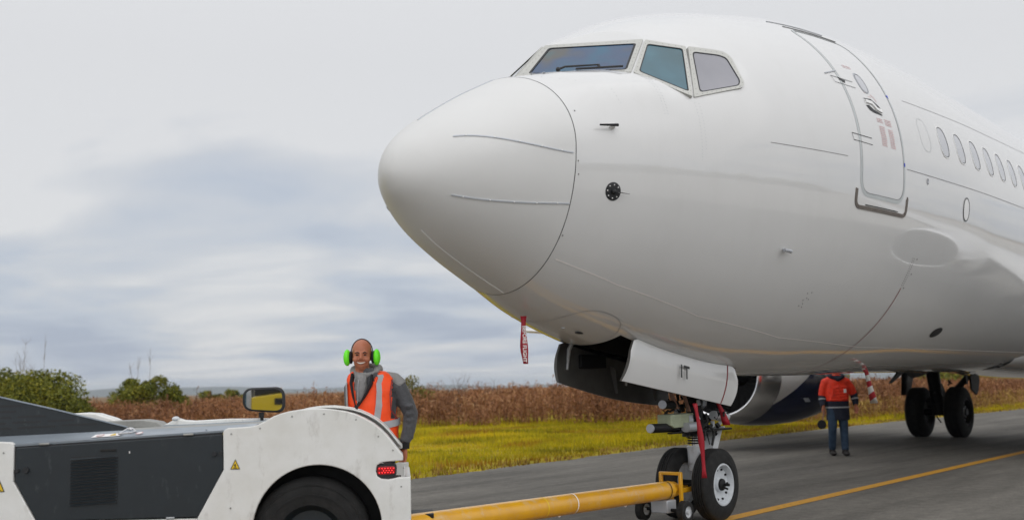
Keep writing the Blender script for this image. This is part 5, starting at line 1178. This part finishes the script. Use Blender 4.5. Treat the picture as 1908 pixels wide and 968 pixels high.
# mirror on its stalk (far side of the deck)
mo = round_poly([(-2.008, 1.20), (-2.010, 1.365), (-1.700, 1.372), (-1.692, 1.175)], .075, 8); Y_ = 1.12
mo = [(X(u)+.13, z-.015) for u, z in mo]; cxm = sum(p[0] for p in mo)/len(mo); czm = sum(p[1] for p in mo)/len(mo)
mi = MB().prism(mo, Y_, Y_+.05).build('mirror', 'gasket', tug, bevel=.012)
MB().prism([(cxm+(x-cxm)*.88, czm+(z-czm)*.84) for x, z in mo], Y_-.004, Y_+.01).build('mirror_glass', 'mirror', mi, smooth=False)
MB().tube([(X(-1.87)+.13, Y_+.03, 1.165), (X(-1.865)+.13, Y_+.03, 1.05)], .012, 8).tube([(X(-1.87)+.13, Y_+.02, 1.17), (X(-1.87)+.13, Y_+.02, 1.13)], .02, 8).build('mirror_stalk', 'black', tug)
# driver's seat and controls well and rear step, low behind the fender
MB().prism([(X(-1.02), .78), (X(-.80), .70), (X(-.80), .3), (X(-1.02), .3)], .45, .97).build('rear_step', 'dark', tug, bevel=.006)
# far front fender bump and trays seen over the deck
MB().prism([(X(u), z) for u, z in ((-3.30, 1.09), (-3.26, 1.165), (-3.17, 1.192), (-3.08, 1.196), (-2.98, 1.188), (-2.86, 1.150), (-2.80, 1.12), (-2.80, 1.08))], 1.20, 1.40).build('side_box', 'tugwhite', tug, bevel=.01)
MB().prism([(X(u), z) for u, z in ((-2.93, 1.08), (-2.93, 1.122), (-2.86, 1.133), (-2.60, 1.136), (-2.50, 1.118), (-2.45, 1.08))], 1.10, 1.35).build('tool_tray', 'tugstep', tug, bevel=.006)
MB().prism([(X(u), z) for u, z in ((-2.47, 1.09), (-2.40, 1.125), (-2.37, 1.138), (-2.33, 1.125), (-2.25, 1.118), (-2.0, 1.126), (-1.70, 1.122), (-1.70, 1.09))], 1.18, 1.32).build('side_rail', 'tugwhite', tug, bevel=.006)
MB().ell((X(-2.38), 1.2, 1.135), (.03, .03, .02), 12).build('beacon_cap', 'gearwhite', tug)
# hitch at the tail
hb = MB(); hb.box((X(-.70), .62, .26), (X(-.50), .92, .29)); hb.box((X(-.70), .62, .42), (X(-.50), .92, .45)); hb.tube([(X(-.60), .77, .28), (X(-.60), .77, .44)], .025, 12); hb.build('hitch', 'dark', tug, bevel=.005)

#====================================================================== PEOPLE
def ring_tube(mb, rings, n=20, cap=True):
    """rings: (cx, cy, z, rx, ry[, e])"""
    vs = []
    for r_ in rings:
        cx_, cy_, z, rx, ry = r_[:5]; e_ = r_[5] if len(r_) > 5 else 2.3
        for j in range(n):
            a = 2*math.pi*j/n; ca, sa = math.cos(a), math.sin(a)
            vs.append((cx_+rx*math.copysign(abs(ca)**(2/e_), ca), cy_+ry*math.copysign(abs(sa)**(2/e_), sa), z))
    k = len(rings); fs = [(i*n+j, i*n+(j+1) % n, (i+1)*n+(j+1) % n, (i+1)*n+j) for i in range(k-1) for j in range(n)]+[tuple(range(n))[::-1], tuple((k-1)*n+j for j in range(n))]
    return mb.add(vs, fs)
def hand(mb, w, s, palm=(0, -1, 0), down=V(0, 0, -1), curl=.5):
    """hand hanging from wrist w; s = side the thumb leaves from (+1 image right); fingers bent"""
    palm = Vector(palm).normalized(); side = Vector((0, 0, -1)).cross(palm).normalized(); 
    p0 = w; p1 = w+down*.09
    mb.tube([p0+down*-.02, p0+down*.03, p0+down*.07, p1], [.026, .036, .038, .034], 12, sx=.55 if abs(palm.y) > .5 else 1, sy=1 if abs(palm.y) > .5 else .55, upv=palm)
    for k, (o_, l_) in enumerate(((-.028, .070), (-.010, .080), (.009, .076), (.027, .060))):
        a = p1+side*o_-down*.01; b = a+down*l_*.45+palm*.008; c = b+(down*math.cos(curl)+palm*math.sin(curl))*l_*.33; d_ = c+(down*math.cos(curl*2.2)+palm*math.sin(curl*2.2))*l_*.27
        mb.tube([a, b, c, d_], [.0095, .0092, .0085, .007], 8)
    t0 = w+down*.025+side*s*.028; mb.tube([t0, t0+down*.035+side*s*.018+palm*.01, t0+down*.065+side*s*.02+palm*.022], [.012, .011, .0085], 8)
def head(root, c, smile=True, yaw=0.):
    """c = centre between the ears; head about 0.24 m tall"""
    mb = MB(); mt = Matrix.Translation(c) @ Matrix.Rotation(yaw, 4, 'Z')
    def E(p, r): mb.ell(mt @ Vector(p), r, 20)
    E((0, .012, .045), (.077, .098, .088)); E((0, -.012, -.005), (.070, .078, .085)); E((0, -.026, -.050), (.063, .060, .056)); E((0, -.046, -.094), (.028, .024, .019))
    for s in (-1, 1): E((s*.043, -.058, -.028), (.026, .026, .024)); E((s*.079, .012, -.012), (.010, .018, .031)); E((s*.030, -.080, .026), (.026, .012, .009)); E((s*.016, -.095, -.030), (.010, .010, .009))
    mb.tube([mt @ V(0, -.086, .022), mt @ V(0, -.102, -.012), mt @ V(0, -.108, -.028)], [.010, .012, .014], 10)
    E((0, -.076, -.052), (.036, .014, .014)); E((0, -.070, -.080), (.030, .012, .010))
    ring_tube(mb, [(c[0], c[1]+.020, c[2]-.21, .066, .062), (c[0], c[1]+.014, c[2]-.13, .056, .058), (c[0], c[1]+.01, c[2]-.06, .055, .06)], 18)
    return mb, mt
# ---------- the man in the orange vest
Pm = CP(-1.13, 8.42); man = empty('person', Pm, RZ-R(5), label='bald smiling man in orange vest and green ear defenders behind the tractor', cat='person', group='ground crew')
hc = V(-.075, -.02, 1.585)
mb, mt = head(man, hc, yaw=.15)
# wrists and hands belong to the same body mesh, joined through the arms and trunk
elR, wrR = V(.305, .03, 1.12), V(.262, -.035, .885); elL, wrL = V(-.20, .20, 1.12), V(-.08, .26, 1.02)
shR, shL = V(.175, .02, 1.375), V(-.165, .04, 1.375)
mb.tube([shR, elR, wrR], [.045, .036, .026], 12); mb.tube([shL, elL, wrL], [.045, .036, .026], 12)
ring_tube(mb, [(0, .02, .82, .14, .10), (0, .02, 1.1, .14, .10), (0, .02, 1.38, .17, .08), (-.03, .01, 1.43, .07, .06)])
for s, x_ in ((-1, -.09), (1, .09)): mb.tube([(x_, .02, .88), (x_*1.1, .0, .48), (x_*1.1, .03, .10)], [.085, .055, .04], 12)
hand(mb, wrR+V(-.005, 0, -.01), 1, (-.6, -.8, 0), curl=.7); hand(mb, wrL, -1, (.5, -.8, 0), curl=.5)
remeshed(mb, 'body', 'skin', man, .0065, 3)
# clothes
tr = [(0, .02, .80, .185, .135), (0, .02, .92, .185, .13), (0, .02, 1.05, .185, .13), (0, .02, 1.20, .205, .135), (0, .02, 1.30, .215, .13), (-.005, .02, 1.36, .210, .12), (-.01, .02, 1.405, .188, .108), (-.02, .02, 1.44, .150, .098), (-.035, .015, 1.465, .105, .09), (-.055, .01, 1.49, .07, .075)]
hb = MB(); ring_tube(hb, [r_[:3]+(r_[3]-.012, r_[4]-.012) for r_ in tr[:-1]]+[tr[-1]], 28)
hb.tube([V(.14, .02, 1.36), V(.205, .02, 1.33), V(.262, .03, 1.22), elR, V(.292, .0, 1.0), wrR+V(0, 0, .015)], [.075, .076, .066, .060, .052, .042], 16)
hb.tube([V(-.13, .03, 1.36), V(-.165, .05, 1.33), V(-.185, .11, 1.22), elL, V(-.15, .23, 1.07), wrL], [.075, .074, .064, .058, .05, .042], 16)
# cloth folds on the sleeve
for k, z_ in enumerate((1.18, 1.12, 1.07, 1.02, .985, .955, .93)):
    hb.tube([V(.262+.02*math.sin(k), -.035, z_+.012), V(.30, -.055, z_), V(.335, -.02, z_+.014)], [.012, .015, .010], 8)
hd_ = remeshed(hb, 'hoodie', 'hoodie', man, .011, 4)
MB().tube([wrR+V(0, 0, .022), wrR+V(0, 0, -.028)], [.043, .040], 20).tube([wrL+V(0, 0, .022), wrL+V(0, 0, -.028)], [.043, .040], 20).build('cuff', 'blackcloth', hd_)
# light grey shoulder yoke and hood collar
hb = MB(); hb.tube([V(.10, .02, 1.42), V(.17, .015, 1.395), V(.228, .015, 1.335)], [.045, .062, .066], 16)
hb.tube([V(-.05+.10*math.cos(a), .03+.085*math.sin(a), 1.478+.022*math.sin(a)+(.0 if math.sin(a) > -.3 else -.02)) for a in np.linspace(-1.25, 4.4, 18)], [.024, .030]+[.034]*14+[.030, .024], 12)
ring_tube(hb, [(-.075, -.085, 1.22, .045, .03), (-.072, -.092, 1.33, .055, .03), (-.07, -.078, 1.42, .05, .035), (-.07, -.06, 1.455, .045, .03)], 16)
remeshed(hb, 'hood', 'hood', man, .009, 4)
MB().tube([V(-.078, -.128, 1.40), V(-.082, -.132, 1.30), V(-.085, -.13, 1.20)], .004, 6).build('zip', 'tape', man)
for x_ in (-.112, -.03): MB().tube([V(x_, -.105, 1.455), V(x_+.008, -.128, 1.42), V(x_+.004, -.135, 1.38)], .004, 6).build('drawstring', 'hood', man)
# vest: shell of the trunk, open in a V, with armholes
def tor(a, z, g=0.):
    zz_ = [r_[2] for r_ in tr]; q = [np.interp(z, zz_, [r_[i] for r_ in tr]) for i in (0, 1, 3, 4)]; ca, sa = math.cos(a), math.sin(a); e_ = 2/2.4
    fold = 1+.012*math.sin(a*5+z*9)+.010*math.sin(z*31+a*2)
    return V(q[0]+(q[2]+.016+g)*fold*math.copysign(abs(ca)**e_, ca), q[1]+(q[3]+.016+g)*fold*math.copysign(abs(sa)**e_, sa), z)
na, nz = 96, 60; zs = np.linspace(.80, 1.462, nz); mb = MB(); vs = []; keep = []
vs = [tuple(tor(2*math.pi*j/na, z)) for z in zs for j in range(na)]
def vest_ok(p):
    x, y, z = p
    if y < .02:      # front V
        if z > 1.185 and (-.085-(z-1.185)*.20) < x < (-.085+(z-1.185)*.62): return False
    if z > 1.09 and x > .165+.012*math.sin((z-1.1)*8) and y < .13: return False
    if z > 1.09 and x < -.185 and y < .13: return False
    return True
for i in range(nz-1):
    for j in range(na):
        q = (i*na+j, i*na+(j+1) % na, (i+1)*na+(j+1) % na, (i+1)*na+j)
        c_ = np.mean([vs[k] for k in q], axis=0)
        if vest_ok(c_): keep.append(q)
vt = mb.add(vs, keep).build('vest', 'vest', man, sol=.006, fix=True)
def torso_strip(pts, wd, name, mt, g=.010, step=.02, par=None):
    """pts in (angle, z)"""
    q = dens(pts, step); P = np.array([tuple(tor(a, z, g)) for a, z in q]); C_ = np.array([(0., .02, z) for a, z in q]); Nn = P-C_; Nn[:, 2] = 0; Nn /= np.linalg.norm(Nn, axis=1, keepdims=True)
    return ribbon3(P, Nn, wd, name, mt, lift=0, parent=par or vt)
def ang_at(x, z): # front angle where the trunk surface has this x
    b_ = min(np.linspace(math.pi, 2*math.pi, 240), key=lambda a: abs(tor(a, z).x-x)); return b_
torso_strip([(ang_at(.075, 1.44), 1.435), (ang_at(.082, 1.36), 1.36), (ang_at(.080, 1.2), 1.2), (ang_at(.055, 1.0), 1.0), (ang_at(.045, .93), .93)], .052, 'vertical_tape', 'tape')
torso_strip([(ang_at(-.175, 1.38), 1.38), (ang_at(-.172, 1.25), 1.25), (ang_at(-.160, 1.0), 1.0)], .045, 'vertical_tape', 'tape')
torso_strip([(math.pi*1.0, 1.045), (math.pi*1.5, 1.03), (math.pi*1.75, 1.05), (2*math.pi, 1.075)], .055, 'waist_tape', 'tape', g=.013); torso_strip([(math.pi*1.0, .90), (math.pi*1.5, .885), (2*math.pi, .915)], .055, 'waist_tape', 'tape', g=.013)
torso_strip([(0, 1.075), (math.pi*.5, 1.05), (math.pi, 1.045)], .055, 'waist_tape', 'tape', g=.013)
# black collar edges of the vest
mb = MB(); mb.tube([V(-.138, -.082, 1.44), V(-.138, -.125, 1.37), V(-.118, -.146, 1.28), V(-.095, -.152, 1.19)], [.024, .024, .018, .008], 10, sx=1, sy=.5)
mb.tube([V(.020, -.090, 1.43), V(.020, -.128, 1.36), V(-.020, -.145, 1.28), V(-.075, -.152, 1.19)], [.022, .026, .020, .008], 10, sx=1, sy=.5)
mb.build('collar_edge', 'blackcloth', vt)
mb = MB(); mb.tube([V(-.06, -.165, 1.225), V(-.085, -.172, 1.185), V(-.105, -.172, 1.15)], [.012, .010, .010], 8).ell(V(-.108, -.175, 1.115), (.018, .010, .028), 10).tube([V(-.095, -.172, 1.20), V(-.078, -.172, 1.17)], .010, 6); mb.build('clip', 'blackcloth', man)
# armhole edging
mb = MB(); mb.tube([V(.150, .0, 1.425), V(.176, -.075, 1.38), V(.172, -.125, 1.28), V(.176, -.120, 1.16), V(.215, -.06, 1.09)], .006, 6); mb.build('armhole_edge', 'redpaint', vt)
mb = MB(); mb.tube([V(.15, .09, 1.42), V(.21, .085, 1.39), V(.245, .06, 1.33)], .014, 8); mb.build('shoulder_edge', 'vest', vt)
# trousers and boots
hb = MB(); ring_tube(hb, [(0, .02, .74, .17, .12), (0, .02, .80, .178, .128), (0, .02, .92, .172, .118)], 24)
for s in (-1, 1): hb.tube([V(s*.085, .02, .84), V(s*.095, .0, .48), V(s*.1, .03, .08)], [.10, .075, .062], 14)
remeshed(hb, 'trousers', 'trousers', man, .014, 3)
for s in (-1, 1): MB().ell(V(s*.1, -.03, .045), (.05, .135, .05), 16).tube([V(s*.1, .04, .04), V(s*.1, .03, .16)], .052, 12).build('boot', 'boot', man)
# face
for s in (-1, 1):
    MB().ell(mt @ V(s*.030, -.084, .006), (.0125, .006, .0048), 10).build('eye', 'eye', man)
    MB().tube([mt @ V(s*.048, -.082, .022), mt @ V(s*.030, -.094, .028), mt @ V(s*.014, -.093, .022)], [.003, .0048, .004], 6).build('eyebrow', 'hair', man)
    MB().tube([mt @ V(s*.020, -.098, -.030), mt @ V(s*.038, -.084, -.046), mt @ V(s*.043, -.074, -.064)], .0022, 5).build('smile_line', 'skindark', man)
mth = [mt @ V(-.033, -.078, -.050), mt @ V(-.018, -.088, -.057), mt @ V(0, -.091, -.060), mt @ V(.018, -.088, -.057), mt @ V(.033, -.078, -.050)]
MB().tube(mth, [.002, .0062, .0078, .0062, .002], 8, sx=1, sy=.6).build('lips', 'skindark', man)
MB().tube([p+V(0, -.004, .0015) for p in mth], [.0015, .0045, .0055, .0045, .0015], 8, sx=1, sy=.6).build('teeth', 'teeth', man)
# ear defenders
ed = MB()
for s in (-1, 1):
    ed.ell(mt @ V(s*.086, .005, -.008), (.016, .044, .052), 16)
ed.tube([mt @ V(.084*math.sin(a), .01, .034+.102*math.cos(a)) for a in np.linspace(-1.62, 1.62, 22)], .0065, 8, sx=.5, sy=1.6)
ed = ed.build('ear_defenders', 'blackcloth', man)
for s in (-1, 1): MB().ell(mt @ V(s*.116, .005, -.010), (.030, .046, .066), 18).build('ear_cup', 'lime', ed)

# ---------- the walking person under the belly
P2 = CP(5.70, 18.92); w2 = empty('person', P2, RZ, label='person in orange and navy jacket walking under the belly, head hidden behind the fuselage', cat='person', group='ground crew')
mb, mt2 = head(w2, V(.02, .01, 1.60))
a_ = [V(.185, .02, 1.31), V(.33, .05, 1.06), V(.335, -.02, .87)]; b_ = [V(-.165, .02, 1.31), V(-.235, .06, 1.06), V(-.245, -.04, .86)]
mb.tube(a_, [.045, .036, .027], 12); mb.tube(b_, [.045, .036, .027], 12)
ring_tube(mb, [(0.02, .02, .80, .14, .10), (0.02, .02, 1.1, .14, .10), (0.02, .02, 1.33, .16, .08), (.02, .02, 1.40, .07, .06)])
lg1 = [V(-.075, .0, .86), V(-.115, -.06, .46), V(-.09, .10, .10)]; lg2 = [V(.10, .02, .86), V(.10, -.02, .46), V(.09, -.06, .08)]
for l_ in (lg1, lg2): mb.tube(l_, [.085, .055, .04], 12)
hand(mb, a_[2], -1, (-.4, -.9, 0), curl=.7); hand(mb, b_[2], 1, (.4, -.9, 0), curl=1.0)
remeshed(mb, 'body', 'skin', w2, .008, 3)
jk = [(.02, .02, .62, .205, .145), (.02, .02, .75, .20, .14), (.02, .02, .90, .20, .14), (.02, .02, 1.05, .205, .145), (.02, .02, 1.20, .215, .14), (.02, .02, 1.29, .205, .13), (.02, .02, 1.345, .165, .11), (.02, .02, 1.39, .11, .09), (.02, .02, 1.42, .085, .08)]
up_ = [r_ for r_ in jk if r_[2] >= .90]; lw_ = jk[:3]+[(.02, .02, .965, .202, .142)]
hb = MB(); ring_tube(hb, [(.02, .02, .95, .203, .143)]+up_[1:], 26)
hb.tube([V(.12, .02, 1.31), V(.20, .02, 1.28), V(.28, .035, 1.17), V(.325, .05, 1.075)], [.085, .085, .076, .07], 14); hb.tube([V(-.09, .02, 1.31), V(-.175, .02, 1.28), V(-.21, .035, 1.17), V(-.235, .055, 1.045)], [.085, .085, .076, .07], 14)
for k in range(5): hb.tube([V(-.15+.02*k, -.11, .98+.05*k), V(.02, -.128, .975+.055*k), V(.17, -.11, 1.0+.05*k)], [.012, .017, .012], 6)
jo = remeshed(hb, 'jacket', 'orange', w2, .013, 3)
hb = MB(); ring_tube(hb, lw_, 26); remeshed(hb, 'jacket_skirt', 'navy', w2, .014, 3)
MB().tube([V(.325, .05, 1.08), V(.34, .03, .97), V(.336, -.015, .885)], [.069, .06, .05], 14).build('sleeve_end', 'navy', jo); MB().tube([V(-.233, .053, 1.05), V(-.243, .02, .95), V(-.245, -.035, .875)], [.069, .06, .05], 14).build('sleeve_end', 'navy', jo)
MB().tube([V(.332, .025, 1.0), V(.334, .02, .98)], [.066, .065], 14).build('sleeve_tape', 'tape', jo); MB().tube([V(-.241, .03, 1.0), V(-.242, .025, .98)], [.066, .065], 14).build('sleeve_tape', 'tape', jo)
ring_tube(MB(), [(.02, .02, .835, .206, .146), (.02, .02, .858, .206, .146)], 30).build('hem_tape', 'tape', jo)
hb = MB(); hb.tube([V(-.10, .03, 1.40), V(-.09, -.06, 1.385), V(.02, -.105, 1.33), V(.125, -.06, 1.385), V(.13, .03, 1.40), V(.02, .10, 1.41), V(-.10, .03, 1.40)], .038, 10); hb.ell(V(.02, .0, 1.38), (.10, .08, .05), 14); remeshed(hb, 'collar', 'navy', w2, .012, 3)
MB().box((.10, -.132, 1.10), (.145, -.118, 1.165)).build('chest_badge', 'whiteink', jo, smooth=False)
MB().box((-.10, -.138, 1.05), (-.055, -.12, 1.18)).build('chest_pocket', 'orange', jo, bevel=.006); MB().tube([V(.015, -.128, 1.30), V(.012, -.134, .96)], .007, 6).build('zip', 'orange', jo)
hb = MB()
for l_ in (lg1, lg2): hb.tube([l_[0], l_[1], l_[2]+V(0, 0, .02)], [.098, .074, .062], 14)
remeshed(hb, 'jeans', 'jeans', w2, .013, 3)
for l_, dy in ((lg1, .0), (lg2, .0)):
    z_ = 0.0; MB().ell(V(l_[2].x, l_[2].y-.05, .045), (.05, .13, .045), 16).tube([V(l_[2].x, l_[2].y+.01, .04), V(l_[2].x, l_[2].y, .17)], .056, 12).build('boot', 'boot', w2)
pd_ = empty('signal_paddle', P2, RZ, label='small round black paddle on a short handle held by the walking person', cat='paddle')
MB().tube([V(-.25, -.075, .80), V(-.285, -.08, .62)], .012, 8).build('handle', 'copper', pd_); MB().lathe([(-.015, 0), (-.015, .07), (-.008, .078), (.008, .078), (.015, .07), (.015, 0)], (-.305, -.08, .555), 'y', 28).build('disc', 'blackcloth', pd_)

#====================================================================== YELLOW SERVICE TRUCK BEHIND THE CAMERA (out of view, added to fill the tractor's mirror)
trk = empty('mirror_fill_truck', CP(-2.1, -3.4), RZ, label='yellow service truck added behind the camera to fill the round-cornered mirror', cat='truck')
def tprism(poly, y0, y1, name, mt, par=None, bevel=.02): return MB().prism(poly, y0, y1).build(name, mt, par or trk, bevel=bevel, smooth=False)
M['truckyellow'] = mat('truck_yellow', (.72, .52, .02), .3, coat=.6)
# x to the right, y away from the camera's back (negative), front facing the tractor
cab = tprism([(-.15, .55), (1.7, .55), (1.7, 1.46), (-.15, 1.24)], -2.2, .0, 'body', 'truckyellow')
tprism([(-.75, .55), (-.15, .55), (-.15, 1.55), (-.75, 1.55)], -2.2, -.05, 'cab', 'gearwhite')
MB().box((-.70, -.05, .95), (-.24, -.03, 1.45)).build('cab_window', 'glassB', trk)
tprism([(-.10, 1.26), (1.7, 1.48), (1.7, 1.9), (-.10, 1.9)], -2.0, -.1, 'canopy', 'gasket')
for x_ in (.45, 1.1): MB().box((x_-.2, -.005, 1.10), (x_+.2, .012, 1.22)).build('grille', 'gasket', trk, bevel=.01)
MB().box((-.78, -.02, .40), (1.75, .10, .58)).build('bumper', 'gasket', trk, bevel=.02); MB().box((-.62, -.04, .72), (-.42, -.03, .84)).build('tail_lamp', 'lens', trk, bevel=.01)
for x_ in (-.45, 1.3):
    for y_ in (-.35, -1.8): MB().lathe([(-.12, .20), (-.13, .33), (-.09, .37), (.09, .37), (.13, .33), (.12, .20)], (x_, y_, .37), 'x', 32).build('tyre', 'tyre', trk); MB().lathe([(-.10, 0), (-.12, .2), (.12, .2), (.10, 0)], (x_, y_, .37), 'x', 24).build('rim', 'gearwhite', trk)

#====================================================================== HAZE
hm = bpy.data.materials.new('haze_air'); hm.use_nodes = True; t = hm.node_tree; t.nodes.clear()
vo = N(t, 'ShaderNodeVolumePrincipled'); vo.inputs['Color'].default_value = (.86, .93, 1, 1); vo.inputs['Density'].default_value = .00014; vo.inputs['Anisotropy'].default_value = .2
ou = N(t, 'ShaderNodeOutputMaterial'); t.links.new(vo.outputs[0], ou.inputs['Volume'])
me = bpy.data.meshes.new('haze'); bm = bmesh.new(); bmesh.ops.create_cube(bm, size=1); bm.to_mesh(me); bm.free(); me.materials.append(hm)
hz = bpy.data.objects.new('haze', me); COL.objects.link(hz); hz.scale = (15600, 15600, 72); hz.location = (0, 0, 34.9); hz['kind'] = 'stuff'; hz['label'] = 'thin pale blue haze in the air over the field'

#====================================================================== TERMINAL AND TREES BEHIND THE CAMERA (out of view, added to give the paint reflections)
M['facade'] = mat('terminal_facade', (.55, .56, .57), .5); M['roofgrey'] = mat('terminal_roof', (.20, .21, .22), .6)
tb_ = empty('reflection_terminal', (0, 0, 0), label='long pale airport building added far behind the camera to reflect in the paint', cat='building')
for x0_, x1_, h_ in ((-60, -20, 9), (-18, 60, 13), (62, 110, 7)):
    w__ = MB().box((x0_, -250, 0), (x1_, -215, h_)).build('wall', 'facade', tb_, smooth=False); MB().box((x0_-.5, -250.5, h_), (x1_+.5, -214.5, h_+.6)).build('roof', 'roofgrey', w__, smooth=False)
    wn = None
    for x_ in np.arange(x0_+2, x1_-3, 5.):
        if wn is None: wn = o = MB().box((0, -.15, 2), (3.2, .1, h_-2)).build('window', 'glassB', w__, smooth=False)
        else: o = copy_obj(wn, w__)
        o.location = (x_, -215, 0)
n = 24000; tx_ = rng.random(n)*520-290; top = 8+4*pnoise(tx_, tx_*0, .12, 31)+2*pnoise(tx_, tx_*0, .5, 32)
P = np.stack([tx_, -206+rng.normal(0, 3, n), np.maximum(.3, top)*rng.random(n)**.7], -1); q = rng.normal(0, 1, (n, 3)); q /= np.linalg.norm(q, axis=1)[:, None]; p_ = np.cross(q, rng.normal(0, 1, (n, 3))); p_ /= np.linalg.norm(p_, axis=1)[:, None]
V_ = np.stack([P-q, P+p_*.7, P+q, P-p_*.7], 1).reshape(-1, 3); npmesh('reflection_trees', V_, np.arange(len(V_)).reshape(-1, 4), 'leaf', label='dark line of trees added far behind the camera for the paint to mirror', cat='trees', kind='stuff')
